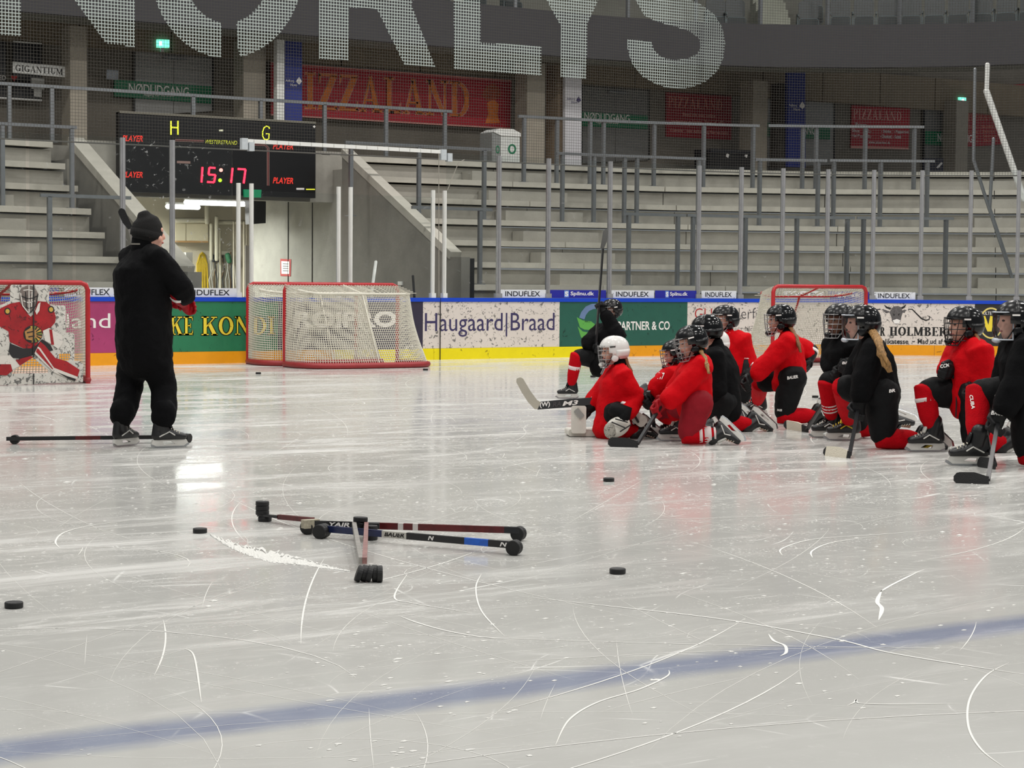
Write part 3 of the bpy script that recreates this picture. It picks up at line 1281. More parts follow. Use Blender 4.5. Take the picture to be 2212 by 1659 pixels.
def rail(label, x0, y0, x1, y1, posts, tier, off=0.12):
    o = TO[tier] + off
    base = TZ[tier] if tier < 6 else 3.79
    sa, za = hit(x0, y0, o)
    sb, zb = hit(x1, y1, o)
    z = (za + zb) / 2
    t = thing('railing', label, 'railing', bpos((sa + sb) / 2, o, base), 'steel railings on the terraces')
    n = 1 if sb <= BCX else max(1, int((sb - max(sa, BCX)) / 1.1) + 1)
    pts = [sa] + ([BCX] if sa < BCX < sb else [])
    st = pts[-1]
    pts += [st + (sb - st) * (i + 1) / n for i in range(n)]
    mb = MB()
    for i in range(len(pts) - 1):
        mb.bar(bpos(pts[i], o, z), bpos(pts[i + 1], o, z), 0.07, 0.055)
    obj('top_bar', mb, steel, t)
    for px in posts:
        s, _ = hit(px, (y0 + y1) / 2 + 40, o)
        p = bpos(s, o, 0)
        mb = MB()
        mb.bx((p.x - .035, p.y - .035, base), (p.x + .035, p.y + .035, z - .02))
        mb.bx((p.x - .09, p.y - .06, base), (p.x + .09, p.y + .06, base + .015))
        obj('post', mb, steel, t)


rail('short steel railing at the foot of the left terrace behind the coach', 87, 421, 282, 428, [107], 0)
rail('single-post railing beside the right tunnel parapet', 890, 448, 1062, 453, [1037], 0)
rail('low railing with two posts behind the raised hockey stick', 1345, 462, 1480, 465, [1358, 1464], 0)
rail('long low railing with four posts above the right goal', 1484, 465, 1846, 471, [1497, 1610, 1721, 1830], 0)
rail('low railing with two posts above the bull head panel', 1851, 471, 2060, 472, [1865, 2043], 0)
rail('mid-height railing on the upper left terrace', -30, 267, 165, 274, [5, 155], 3)
rail('mid-height railing right of the scoreboard', 745, 307, 1060, 324, [758, 905, 1046], 3)
rail('mid-height railing in front of the grey emergency door', 1201, 332, 1524, 342, [1215, 1283, 1349, 1376, 1509], 3)
rail('mid-height railing in front of the right blue pillar banner', 1632, 345, 1786, 347, [1641, 1767], 3)
rail('mid-height railing below the smaller red menu banner', 1792, 347, 2019, 348, [1801, 1902, 2003], 3)
rail('long top railing across the left terrace and scoreboard', -30, 175, 975, 244, [20, 112, 417, 563, 701, 834, 961], 6, 0.08)
rail('top railing in front of the dark red online-order banner', 1119, 252, 1640, 271, [1132, 1203, 1275, 1304, 1413, 1520, 1627], 5)
rail('top railing at the far right under the balcony', 1660, 271, 1996, 275, [1734, 1763, 1869, 1975], 5)

# leaning net poles and stair rails at the right corner
t = thing('net_pole', 'pale bent pole holding the safety net at the right corner', 'pole', atN(2199, 600, 27.2))
pa, pb, pc = [bpos(hit(x, y, 0.7)[0], 0.7, hit(x, y, 0.7)[1]) for x, y in ((2133, 140), (2131, 197), (2212, 430))]
mb = MB()
mb.tube([pa, pb], 0.045, 8)
mb.tube([pb, pc], 0.06, 8)
obj('pole', mb, white_m, t)
for lb, ps in (('grey stair handrail leaning down towards the right board corner', [(2106, 150), (2103, 346), (2130, 430), (2192, 618)]),
               ('grey handrail standard rising behind the bent net pole', [(2146, 300), (2138, 450), (2178, 570)])):
    o = 2.4
    t = thing('handrail', lb, 'handrail', bpos(hit(*ps[-1], o)[0], o, 0))
    mb = MB()
    P = [bpos(hit(x, y, o)[0], o, hit(x, y, o)[1]) for x, y in ps]
    for i in range(len(P) - 1):
        mb.tube([P[i], P[i + 1]], 0.035, 6)
    obj('tube', mb, steel, t)

# ---- safety net: fine strands above the glass (real strands, far too many to pick apart)
net_m = mat('net_strand', rgb(70, 67, 62), 0.8)
mb = MB()
NO = 0.35


def netbar(a, b, r):
    d = (b - a).normalized()
    u = Vector((0, 0, 1)) if abs(d.z) < .9 else Vector((1, 0, 0))
    s = d.cross(u).normalized()
    w = s.cross(d)
    vs = []
    for p in (a, b):
        for k in range(3):
            an = 2 * pi * k / 3
            vs.append(p + s * r * cos(an) + w * r * sin(an))
    mb.add(vs, [(0, 1, 4, 3), (1, 2, 5, 4), (2, 0, 3, 5)])


PITCHN = 0.05
s = 6.0
while s < 34.0:
    netbar(bpos(s, NO, 3.42), bpos(s, NO, 7.9), 0.0027)
    s += PITCHN
z = 3.42
cu = [6.0, 7.5, LCX, BCX] + [BCX + BR * pi / 20 * k for k in range(1, 10)]
while z < 7.9:
    for i in range(len(cu) - 1):
        netbar(bpos(cu[i], NO, z), bpos(cu[i + 1], NO, z), 0.0027)
    z += PITCHN
t = obj('safety_net', mb, net_m)
tag(t, 'fine dark safety net hanging above the glass around the rink end', 'net', kind='stuff')
mb = MB()
for i in range(len(cu) - 1):
    mb.tube([bpos(cu[i], NO, 3.42), bpos(cu[i + 1], NO, 3.42)], 0.012, 5)
obj('edge_rope', mb, mat('rope', rgb(92, 90, 86), 0.8), t)

# ---- huge mesh letters on the net
letters = {
    'letter_n': [[(-60, -150), (45, -150), (45, 80), (-60, 72)], [(60, -150), (289, -150), (290, 101), (229, 95), (160, 0)]],
    'letter_o': 'O', 'letter_r': [[(685, -150), (752, -150), (752, 131), (690, 129)], [(752, -40), (905, -40), (900, -6), (887, 9), (940, 146), (873, 140), (815, 22), (800, 17), (752, 18)]],
    'letter_l': [[(978, -150), (1037, -150), (1037, 92), (1169, 101), (1169, 165), (980, 150)]],
    'letter_y': [[(1166, -40), (1245, -40), (1310, -40), (1268, 52), (1266, 172), (1211, 168), (1212, 58), (1180, 0)]],
    'letter_s': 'S'}


def ell(cx, cy, rx, ry, a0, a1, n=24):
    return [(cx + rx * cos(radians(a0 + (a1 - a0) * i / n)), cy + ry * sin(radians(a0 + (a1 - a0) * i / n))) for i in range(n + 1)]


# the O is split by a plain gap at its foot, the S shows its lower bowl
o_out = ell(490, -70, 165, 196, 180, 0, 40)
o_in = ell(490, -70, 95, 120, 0, 180, 40)
letters['letter_o'] = [[p for p in o_out if p[0] <= 478] + [(477, 52)] + [p for p in o_in if p[0] <= 477][0:], [p for p in o_out if p[0] >= 510] + [p for p in o_in if p[0] >= 510] + [(510, 51)]]
letters['letter_s'] = [[(1352, -60), (1372, 0), (1392, 34), (1418, 47), (1455, 57), (1490, 68), (1510, 84), (1513, 104), (1504, 118), (1485, 127), (1455, 130), (1428, 124), (1412, 108), (1407, 91),
                        (1354, 86), (1357, 114), (1366, 140), (1388, 166), (1420, 184), (1455, 192), (1490, 190), (1522, 178), (1548, 156), (1562, 126), (1566, 92), (1560, 60), (1544, 33), (1518, 12), (1480, -4), (1440, -60)]]
let_m = mat('white_mesh', rgb(176, 186, 182), 0.7, var=0.05)
LT = thing('net_lettering', 'huge white perforated letters spread across the safety net', 'lettering', (16, BN + 0.3, 5.6))


def inside(poly, x, y):
    c = False
    j = len(poly) - 1
    for i in range(len(poly)):
        xi, yi = poly[i]
        xj, yj = poly[j]
        if (yi > y) != (yj > y) and x < (xj - xi) * (y - yi) / (yj - yi) + xi:
            c = not c
        j = i
    return c


LN = BN + NO - 0.02
G = 0.052
for nm, polys in letters.items():
    W = [[(lambda p: (p.x, p.z))(atN(x, y, LN)) for x, y in pl] for pl in polys]
    xs_ = [p[0] for w in W for p in w]
    zs_ = [p[1] for w in W for p in w]
    x0, x1, z0, z1 = min(xs_), max(xs_), min(zs_), min(max(zs_), 8.2)
    mb = MB()
    h = 0.0062
    for axis in (0, 1):
        u = math.floor((x0 if axis == 0 else z0) / G) * G
        ue = x1 if axis == 0 else z1
        va, ve = (z0, z1) if axis == 0 else (x0, x1)
        while u <= ue:
            run = None
            v = va
            while v <= ve + G:
                ins = any(inside(w, u if axis == 0 else v, v if axis == 0 else u) for w in W) and v <= ve
                if ins and run is None:
                    run = v
                if not ins and run is not None:
                    a_, b_ = run, v
                    if axis == 0:
                        mb.add([(u - h, LN, a_), (u + h, LN, a_), (u + h, LN, b_), (u - h, LN, b_)], [(0, 1, 2, 3)])
                    else:
                        mb.add([(a_, LN - .002, u - h), (b_, LN - .002, u - h), (b_, LN - .002, u + h), (a_, LN - .002, u + h)], [(0, 1, 2, 3)])
                    run = None
                v += 0.013
            u += G
    obj(nm, mb, let_m, LT)

# ---- things on the back wall
WN = 38.66


def wthing(name, label, cat, x, y, n=WN, group=None):
    return thing(name, label, cat, atN(x, y, n), group)


pill_m = mat('pillar_concrete', rgb(160, 152, 138), 0.8, var=0.1, vscale=3)


def pillar(x0, x1, label, m=pill_m, n=37.3, d=0.5):
    a = atN(x0, 250, n)
    b = atN(x1, 250, n)
    mb = MB()
    mb.bx((a.x, n, 3.79), (b.x, n + d, 6.3))
    o = obj('pillar', mb, m)
    tag(o, label, 'pillar', 'pillars under the balcony')


pillar(152, 188, 'broad concrete pillar right of the white name sign')
pillar(526, 574, 'pale concrete pillar left of the blue pillar banner')
pillar(598, 614, 'slim pale column against the left blue banner', white_m, 36.9, .16)
pillar(1138, 1177, 'concrete pillar right of the wide red banner')
pillar(1205, 1222, 'narrow brown pillar beside the white pillar banner', mat('pillar_brown', rgb(150, 130, 108), 0.8, var=0.1))
pillar(1626, 1658, 'concrete pillar left of the right blue banner')
pillar(1692, 1702, 'narrow dark pillar touching the right blue banner', mat('pillar_dark', rgb(86, 82, 78), 0.8))
pillar(2066, 2092, 'grey pillar behind the right emergency door', pill_m, 38.0, .5)

redc = mat('banner_red', rgb(176, 26, 44), 0.6, var=0.05, vscale=2)
dred = mat('banner_dark_red', rgb(150, 24, 40), 0.6, var=0.05, vscale=2)
bluec = mat('banner_blue', rgb(30, 44, 120), 0.6, var=0.05)
or_i = mat('ink_orange', rgb(226, 120, 42), 0.6, var=0.15, vscale=12)
pink_i = mat('ink_pink', rgb(226, 160, 150), 0.6)
rose = mat('ink_rose', rgb(206, 120, 104), 0.6)


def wpoly(par, name, pts, m, n=WN, off=0.0, th=0.03):
    return px_poly(name, [pts], n, off, m, par, th)


t = wthing('banner', 'wide red banner with large orange serif letters', 'banner', 850, 260, 38.42)
wpoly(t, 'cloth', [(585, 136), (1105, 175), (1103, 277), (585, 247)], redc, 38.42)
wpoly(t, 'hem', [(585, 134), (1105, 173), (1105, 175.5), (585, 136.5)], pink_i, 38.42, .004)
wpoly(t, 'hem', [(585, 246), (1103, 276), (1103, 279), (585, 249)], pink_i, 38.42, .004)
for dx, dy in ((-1.2, -1), (1.2, -1), (1.2, 1), (-1.2, 1)):
    lay('lettering_outline', serif_flat('PIZZALAND', .06), quadmap(38.42, 612 + dx, 232 + dy, 1014 + dx, 253 + dy, 79, 74, .004), pink_i, t)
lay('lettering', serif_flat('PIZZALAND', .06), quadmap(38.42, 612, 232, 1014, 253, 79, 74, .007), or_i, t)
for k, pl in enumerate(([(1052, 222), (1066, 214), (1078, 226), (1074, 246), (1080, 266), (1048, 266), (1054, 246)], [(1040, 206), (1050, 186), (1066, 180), (1078, 190), (1082, 206), (1072, 216), (1052, 218)])):
    wpoly(t, 'figure_ornament', pl, or_i if k == 0 else mat('ink_brown', rgb(170, 70, 40), 0.6, var=0.3, vscale=30), 38.42, .006 + .001 * k, .002)
t = wthing('banner', 'dark red banner with online ordering text in the shade', 'banner', 1510, 290)
wpoly(t, 'cloth', [(1439, 199), (1581, 208), (1580, 302), (1439, 295)], dred)
lay('lettering', serif_flat('PIZZALAND'), quadmap(WN, 1442, 232, 1560, 239, 24, 23, .006), rose, t)
for s_, x0, x1, y0, y1, h in (('Bestil din mad online', 1475, 1545, 251, 255, 8), ('www.pizza-land.dk', 1450, 1566, 271, 276, 15), ('Vi leverer i hele Aalborg og Nørresundby', 1446, 1573, 286, 293, 9)):
    lay('lettering', text_flat(s_, .01), quadmap(WN, x0, y0, x1, y1, h, h, .006), pink_i, t)
t = wthing('banner', 'red menu banner with white price text', 'banner', 1900, 315)
wpoly(t, 'cloth', [(1840, 227), (1966, 235), (1963, 321), (1838, 318)], redc)
wpoly(t, 'hem', [(1838, 315), (1963, 319), (1963, 323), (1838, 320)], pink_i, WN, .004)
lay('lettering', serif_flat('PIZZALAND'), quadmap(WN, 1842, 256, 1947, 262, 22, 21, .006), pink_i, t)
for s_, x0, x1, y0, y1, h in (('Priser:', 1848, 1872, 272, 273, 7), ('Slice     20,-', 1840, 1882, 286, 288, 8), ('Hel Pizza  90,-', 1840, 1882, 297, 299, 8), ('- Margherita', 1905, 1948, 277, 279, 7),
                              ('- Skinke   - Pepperoni', 1903, 1962, 288, 290, 8), ('- Oksekød  - Kebab', 1901, 1946, 298, 300, 8), ('www.pizza-land.dk', 1876, 1923, 311, 313, 7)):
    lay('lettering', text_flat(s_, .01), quadmap(WN, x0, y0, x1, y1, h, h, .006), ink_white, t)
t = wthing('banner', 'dim red banner draped behind the right handrail', 'banner', 2120, 300)
wpoly(t, 'cloth', [(2089, 233), (2137, 228), (2164, 312), (2091, 317)], dred)
lay('lettering', serif_flat('PIZZALAND'), quadmap(WN, 2091, 262, 2144, 258, 22, 22, .006), rose, t)
for y in (276, 286, 296, 306):
    lay('lettering', text_flat('Slice - Skinke', .01), quadmap(WN, 2092, y + 2, 2146 + (y - 276) * .3, y, 6, 6, .006), rose, t)
t = wthing('sign', 'red sign with white capitals at the right frame edge', 'sign', 2195, 225)
wpoly(t, 'plate', [(2172, 184), (2260, 178), (2260, 226), (2172, 229)], mat('sign_red', rgb(170, 16, 32), 0.5))
lay('lettering', text_flat('ONET', .03), quadmap(WN, 2185, 216, 2222, 214, 11, 11, .006), ink_white, t)

for x0, x1, y0, y1, lb in ((615, 653, 74, 262, 'blue vertical banner on the pillar left of the wide red banner'), (1702, 1740, 144, 362, 'blue vertical banner on the right concrete pillar')):
    n_ = 37.0
    t = wthing('pillar_banner', lb, 'banner', (x0 + x1) / 2, y1, n_, 'vertical pillar banners')
    wpoly(t, 'cloth', [(x0, y0), (x1, y0 + 3), (x1, y1), (x0, y1 - 2)], bluec, n_, 0, .1)
    yb = 180 if x0 < 1000 else 233
    lay('lettering', text_flat('Aalborg'), quadmap(n_, x0 + 2, yb - 2, x0 + 20, yb - 1, 7, 7, .005), ink_white, t)
    lay('lettering', text_flat('Havn'), quadmap(n_, x0 + 12, yb + 6, x0 + 26, yb + 6.5, 6, 6, .005), ink_white, t)
    wpoly(t, 'emblem', [(x1 - 14, yb - 4), (x1 - 7, yb - 14), (x1 - 1, yb - 4), (x1 - 7, yb + 3)], ink_white, n_, .005, .002)
t = wthing('pillar_banner', 'white vertical banner on the pillar beside the grey emergency door', 'banner', 1239, 350, 37.0, 'vertical pillar banners')
wpoly(t, 'cloth', [(1221, 120), (1257, 123), (1256, 358), (1221, 356)], mat('banner_white', rgb(204, 202, 206), 0.6), 37.0, 0, .1)
lay('lettering', text_flat('Aalborg'), quadmap(37.0, 1224, 217, 1242, 217, 6, 6, .005), ink_navy, t)
lay('lettering', text_flat('Havn'), quadmap(37.0, 1234, 224, 1247, 224, 6, 6, .005), ink_navy, t)
wpoly(t, 'emblem', [(1244, 217), (1250, 208), (1255, 217), (1250, 222)], ink_navy, 37.0, .005, .002)

greenc = mat('exit_green', rgb(0, 110, 72), 0.5, var=0.04)
door_g = mat('door_grey', rgb(150, 150, 148), 0.55, var=0.05)
door_d = mat('door_dark_grey', rgb(116, 116, 114), 0.55, var=0.05)
DN = 38.62
for k, (dx0, dx1, dy0, dy1, dy2, dy3, gp, tx, m_) in enumerate((
        (292, 458, 112, 126, 250, 240, [(247, 172), (458, 187), (456, 224), (247, 208)], (278, 200, 408, 209, 21, 20), door_g),
        (1258, 1400, 186, 196, 352, 345, [(1258, 241), (1399, 250), (1399, 279), (1258, 272)], (1262, 259, 1360, 265, 17, 17), door_d),
        (1657, 1800, 214, 222, 360, 356, [(1656, 264), (1793, 274), (1793, 301), (1656, 295)], (1675, 285, 1762, 291, 17, 17), door_g),
        (1998, 2086, 236, 240, 368, 366, [(1999, 283), (2087, 287), (2087, 317), (1999, 312)], (2025, 305, 2100, 308, 17, 17), door_d))):
    t = thing('door_%d' % (k + 1), None, None, atN((dx0 + dx1) / 2, dy2, DN), kind='structure')
    wpoly(t, 'leaf', [(dx0, dy0), ((dx0 + dx1) / 2 - .6, (dy0 + dy1) / 2), ((dx0 + dx1) / 2 - .6, (dy2 + dy3) / 2), (dx0, dy2)], m_, DN)
    wpoly(t, 'leaf', [((dx0 + dx1) / 2 + .6, (dy0 + dy1) / 2), (dx1, dy1), (dx1, dy3), ((dx0 + dx1) / 2 + .6, (dy2 + dy3) / 2)], m_, DN)
    wpoly(t, 'frame', [(dx0 - 4, dy0 - 4), (dx0, dy0 - 4), (dx0, dy2), (dx0 - 4, dy2)], black_m, DN, .01)
    wpoly(t, 'frame', [(dx1, dy1 - 4), (dx1 + 3, dy1 - 4), (dx1 + 3, dy3), (dx1, dy3)], black_m, DN, .01)
    mb = MB()
    p = atN((dx0 + dx1) / 2, dy0 + 14, DN)
    mb.box((p.x, DN - .08, p.z), (.5, .06, .05))
    obj('door_closer', mb, steel, t)
    if k < 3:
        s_ = thing('exit_strip', ['green emergency exit strip across the pale door above the scoreboard', 'green emergency exit strip on the dark grey door beside the white banner',
                                  'green emergency exit strip behind the right blue banner'][k], 'sign', atN(gp[2][0], gp[2][1], DN - .05), 'green emergency exit strips')
    else:
        s_ = thing('exit_strip', 'green emergency exit strip cut off by the right pillar', 'sign', atN(gp[2][0], gp[2][1], DN - .05), 'green emergency exit strips')
    wpoly(s_, 'plate', gp, greenc, DN - .04)
    x0, y0, x1, y1, h0, h1 = tx
    lay('lettering', text_flat('NØDUDGANG', .01), quadmap(DN - .04, x0, y0, x1, y1, h0, h1, .006), ink_white, s_)
    lay('lettering', text_flat('Adgang kun ved brand'), quadmap(DN - .04, x0 + (x1 - x0) * .25, y0 + 9, x0 + (x1 - x0) * .75, y0 + 11, 7, 7, .006), ink_white, s_)
# lit exit signs
for x0, y0, x1, y1, lb in ((340, 85, 366, 103, 'glowing green exit sign under the left balcony'), (2073, 210, 2087, 224, 'small glowing exit sign under the right balcony')):
    t = thing('exit_sign', lb, 'sign', atN(x0, y1, 38.38), 'lit exit signs')
    wpoly(t, 'panel', [(x0, y0), (x1, y0 + 1), (x1, y1), (x0, y1 - 1)], mat('exit_glow', rgb(120, 245, 205), 0.5, emit=1.6), 38.38, 0, .06)
    wpoly(t, 'bracket', [(x0 + 8, y1), (x0 + 14, y1), (x0 + 14, y1 + 9), (x0 + 8, y1 + 9)], white_m, 38.38, 0, .06)
    wpoly(t, 'pictogram', [(x0 + 4, y0 + 5), (x0 + 9, y0 + 4), (x0 + 10, y1 - 5), (x0 + 4, y1 - 5)], mat('exit_white', (1, 1, 1), 0.5, emit=2.2), 38.38, .004, .002)
# shop front at the left
t = wthing('shop_front', 'black shop front panels under the left balcony', 'shop front', 45, 210, 38.41)
wpoly(t, 'panel', [(-60, 84), (13, 90), (13, 211), (-60, 206)], mat('shop_black', rgb(20, 20, 26), 0.4, stretch=(1, 1, 12), var=0.2), 38.41)
wpoly(t, 'panel', [(28, 91), (90, 96), (90, 216), (28, 212)], MATS['shop_black'], 38.41)
wpoly(t, 'ledge', [(-60, 206), (90, 215), (90, 219), (-60, 210)], white_m, 38.41, .02)
wpoly(t, 'ledge', [(28, 88), (90, 93), (90, 96), (28, 91)], white_m, 38.41, .02)
lay('lettering', text_flat('ED', .01), quadmap(38.41, -2, 173, 13, 173.5, 10, 10, .006), ink_white, t)
wpoly(t, 'heart', [(30, 176), (23, 166), (24, 163), (28, 163), (30, 166), (33, 163), (36, 163), (37, 167)], ink_red, 38.41, .008, .002)
t = wthing('name_sign', 'white sign board with black serif capitals on the left', 'sign', 85, 165, 37.6)
wpoly(t, 'board', [(28, 133), (142, 144), (141, 167), (28, 157)], white_m, 37.6, 0, .04)
lay('lettering', serif_flat('GIGANTIUM', .04), quadmap(37.6, 33, 153, 136, 162, 13.5, 13.5, .005), ink_black, t)
for i, (a_, b_) in enumerate((((68, 168, 96, 192), 'white paper notice taped to the black shop panel, upper'), ((73, 190, 90, 208), 'white paper notice taped to the black shop panel, lower'))):
    o = wpoly(None, 'paper_notice', [(a_[0], a_[1]), (a_[2], a_[1] + 2), (a_[2], a_[3] + 2), (a_[0], a_[3])], white_m, 38.404, 0, .005)
    tag(o, b_, 'notice', 'paper notices on the shop front')
o = wpoly(None, 'wall_sign', [(231, 150), (256, 152), (255, 173), (230, 171)], mat('sign_grey', rgb(150, 156, 164), 0.5, var=0.3, vscale=15), 38.3, 0, .02)
tag(o, 'pale small wall sign left of the upper door', 'sign')
o = wpoly(None, 'wall_sign', [(1183, 217), (1205, 219), (1205, 255), (1183, 253)], mat('sign_white', rgb(200, 200, 198), 0.5), 37.9, 0, .02)
tag(o, 'small white sign with a dark swirl between the pillars', 'sign')
wpoly(o, 'swirl', wave([(1203, 232), (1195, 233), (1188, 237), (1192, 241), (1201, 238)], [.8, 1.4, 1.4, 1.4, .7]), ink_black, 37.9, .004, .002)
# bins and counter on the walkway
t = thing('recycling_bin', 'white recycling cabinet with green emblem on the walkway', 'bin', atN(1092, 352, 35.4))
wpoly(t, 'side', [(1063, 286), (1082, 277), (1082, 368), (1063, 368)], mat('bin_grey', rgb(130, 132, 130), 0.5), 35.4, .0, .5)
wpoly(t, 'front', [(1082, 292), (1123, 294), (1123, 368), (1082, 368)], mat('bin_white', rgb(208, 210, 206), 0.5, var=0.12, vscale=10), 35.4, .0, .5)
wpoly(t, 'lid', [(1065, 285), (1078, 278), (1108, 279), (1124, 288), (1124, 295), (1082, 293)], white_m, 35.4, .02, .55)
for cx, cy in ((1106, 322),):
    px_poly('emblem', [[(cx + 9 * cos(k * pi / 8), cy + 11 * sin(k * pi / 8)) for k in range(16)], [(cx + 5 * cos(k * pi / 8), cy + 7 * sin(k * pi / 8)) for k in range(16)]], 35.4, .004, greenc, t, .002)
px_poly('emblem', [[(1075 + 4 * cos(k * pi / 8), 323 + 9 * sin(k * pi / 8)) for k in range(16)], [(1075 + 2.4 * cos(k * pi / 8), 323 + 6 * sin(k * pi / 8)) for k in range(16)]], 35.4, .004, greenc, t, .002)
t = thing('bar_counter', 'black covered counter below the dark red banner', 'counter', atN(1578, 362, 37.2))
wpoly(t, 'body', [(1533, 330), (1622, 334), (1622, 395), (1533, 394)], black_m, 37.2, 0, .6)
wpoly(t, 'top', [(1533, 321), (1622, 325), (1622, 334), (1533, 330)], mat('cover_black', rgb(30, 30, 36), 0.5), 37.2, .03, .65)
for xx in (1570, 1610):
    wpoly(t, 'print', [(xx, 330), (xx + 5, 334), (xx + 3, 341), (xx - 2, 338)], ink_white, 37.2, .005, .002)
o = wpoly(None, 'dark_sign', [(1995, 342), (2038, 342), (2036, 412), (1995, 412)], mat('sign_navy', rgb(28, 30, 52), 0.5), 37.2, 0, .04)
tag(o, 'dark standing sign with a pale diagonal mark on the right walkway', 'sign')
wpoly(o, 'mark', [(2022, 362), (2033, 350), (2036, 353), (2026, 364)], ink_white, 37.2, .005, .002)

# ---- scoreboard
SN = 34.2
sb_m = mat('scoreboard_black', rgb(14, 14, 17), 0.35, var=0.2, vscale=3)
sb = thing('scoreboard', 'large black scoreboard with red clock digits over the tunnel', 'scoreboard', atN(470, 427, SN))
pA = atN(258, 241, SN)
pB = atN(682, 266, SN)
pC = atN(681, 428, SN)
mb = MB()
mb.bx((pA.x, SN, pC.z), (pB.x, SN + .18, (pA.z + pB.z) / 2))
obj('cabinet', mb, sb_m, sb)
mb = MB()
mb.bx((pA.x, SN - .015, (pA.z + pB.z) / 2 - .02), (pB.x, SN + .18, (pA.z + pB.z) / 2 + .02))
obj('top_edge', mb, mat('edge', rgb(120, 116, 104), 0.5), sb)
led_y = mat('led_yellow', rgb(232, 240, 60), 0.5, emit=0.9)
led_r = mat('led_red', rgb(255, 30, 50), 0.5, emit=6.0)
red_p = mat('print_red', rgb(226, 52, 40), 0.5, emit=0.5)
stripe = mat('print_stripe', rgb(150, 120, 112), 0.5)


def sq(name, x0, y0, x1, y1, m_, off=.006):
    return wpoly(sb, name, [(x0, y0), (x1, y0), (x1, y1), (x0, y1)], m_, SN, off, .003)


def seg(name, pts, w, m_, off=.01):
    return wpoly(sb, name, wave(pts, w), m_, SN, off, .004)


for pts in ([(369, 261), (369, 291)], [(384, 261), (384, 291)], [(369, 275), (384, 276)]):
    seg('home_letter', pts, 1.5, led_y)
seg('guest_letter', [(582, 278), (580, 274), (575, 272.5), (570, 276), (567, 284), (567, 294), (570, 300), (575, 302), (580, 300), (581, 289), (574, 289)], 1.1, led_y)
sq('dash', 473, 280, 482, 283.5, mat('dash_pale', rgb(220, 220, 190), 0.5, emit=.4))
lay('maker_lettering', text_flat('WESTERSTRAND', -.005, .2), quadmap(SN, 443, 310, 512, 313, 8.5, 8.5, .006), mat('maker_yellow', rgb(214, 220, 70), .5, emit=.35), sb)
for x0, y0 in ((264, 305), (264, 383), (589, 322), (589, 396)):
    lay('player_lettering', text_flat('PLAYER', .02, .25), quadmap(SN, x0, y0, x0 + 44, y0 + 1.2, 13, 13, .006), red_p, sb)
for pts in ([(378, 303), (440, 305)], [(520, 311), (572, 313), (579, 319), (579, 401)]):
    seg('print_line', pts, 2.6, stripe, .004)
    seg('print_line_core', pts, 1.3, mat('print_core', rgb(96, 34, 36), 0.5), .007)
seg('print_line', [(382, 350), (411, 351)], 2.6, stripe, .004)
DG = [((437, 361), (435, 394)), ((465, 363), (452, 362)), ((452, 362), (450, 377)), ((450, 377), (465, 378)), ((465, 378), (462, 394)), ((462, 394), (447, 393)),
      ((502, 363), (499, 395)), ((513, 365), (530, 366)), ((530, 366), (526, 396))]
for a_, b_ in DG:
    seg('digit_segment', [a_, b_], 2.0, led_r)
for cx, cy, m_ in ((477, 367.5, mat('led_pink', rgb(255, 150, 140), 0.5, emit=2.0)), (475, 389.5, mat('led_green', rgb(170, 240, 40), 0.5, emit=1.5))):
    wpoly(sb, 'colon_dot', [(cx + 4 * cos(k * pi / 6), cy + 4 * sin(k * pi / 6)) for k in range(12)], m_, SN, .01, .003)
sq('label_mark', 640, 406, 657, 410, ink_white)
sq('label_mark', 661, 408, 680, 410, led_y)
seg('fixing', [(677, 272), (680, 275)], 2.2, ink_white)

# ---- tunnel contents
tube_m = mat('tube_glow', (1, 1, 0.97), 0.4, emit=7)
for (x0, y0), (x1, y1), n_, lb in (((402, 437), (527, 441), 37.2, 'long glowing fluorescent tube in the tunnel'), ((362, 446), (428, 448), 39.5, 'shorter glowing fluorescent tube deeper in the tunnel')):
    t = thing('fluorescent_lamp', lb, 'lamp', atN((x0 + x1) / 2, y0 - 6, n_), 'tunnel fluorescent lamps')
    a_ = atN(x0, y0, n_)
    b_ = atN(x1, y1, n_)
    mb = MB()
    mb.tube([a_, b_], 0.05, 8)
    obj('tube', mb, tube_m, t, True)
    mb = MB()
    mb.bar(a_ + Vector((0, .05, .07)), b_ + Vector((0, .05, .07)), .14, .05)
    for q_ in (.2, .8):
        p_ = a_.lerp(b_, q_) + Vector((0, .05, .07))
        mb.bx((p_.x - .01, p_.y - .01, p_.z), (p_.x + .01, p_.y + .01, 3.43))
    obj('housing', mb, white_m, t)
area('tunnel_lamp', (15.6, 37.4, 2.7), 2.2, 0.25, 120, (0.97, 1, 0.95))
area('tunnel_lamp', (14.6, 39.6, 2.75), 1.6, 0.25, 520, (0.97, 1, 0.95))
IN = 41.9
cream = mat('cupboard_cream', rgb(224, 214, 186), 0.6, var=0.05)
t = thing('wall_cupboard', 'cream wall cupboard with wooden underside in the tunnel', 'cupboard', atN(410, 523, IN - .4))
wpoly(t, 'door', [(380, 482), (401, 482), (401, 520), (380, 520)], cream, IN - .45, 0, .02)
wpoly(t, 'door', [(403, 482), (449, 483), (449, 521), (403, 520)], cream, IN - .45, 0, .02)
wpoly(t, 'body', [(380, 481), (450, 482), (450, 521), (380, 520)], cream, IN - .42, 0, .4)
wpoly(t, 'base_board', [(380, 520), (450, 521), (450, 524), (380, 523)], mat('wood_edge', rgb(188, 146, 96), 0.6), IN - .46, 0, .44)
pipe_m = mat('pipe_cream', rgb(206, 200, 180), 0.5)
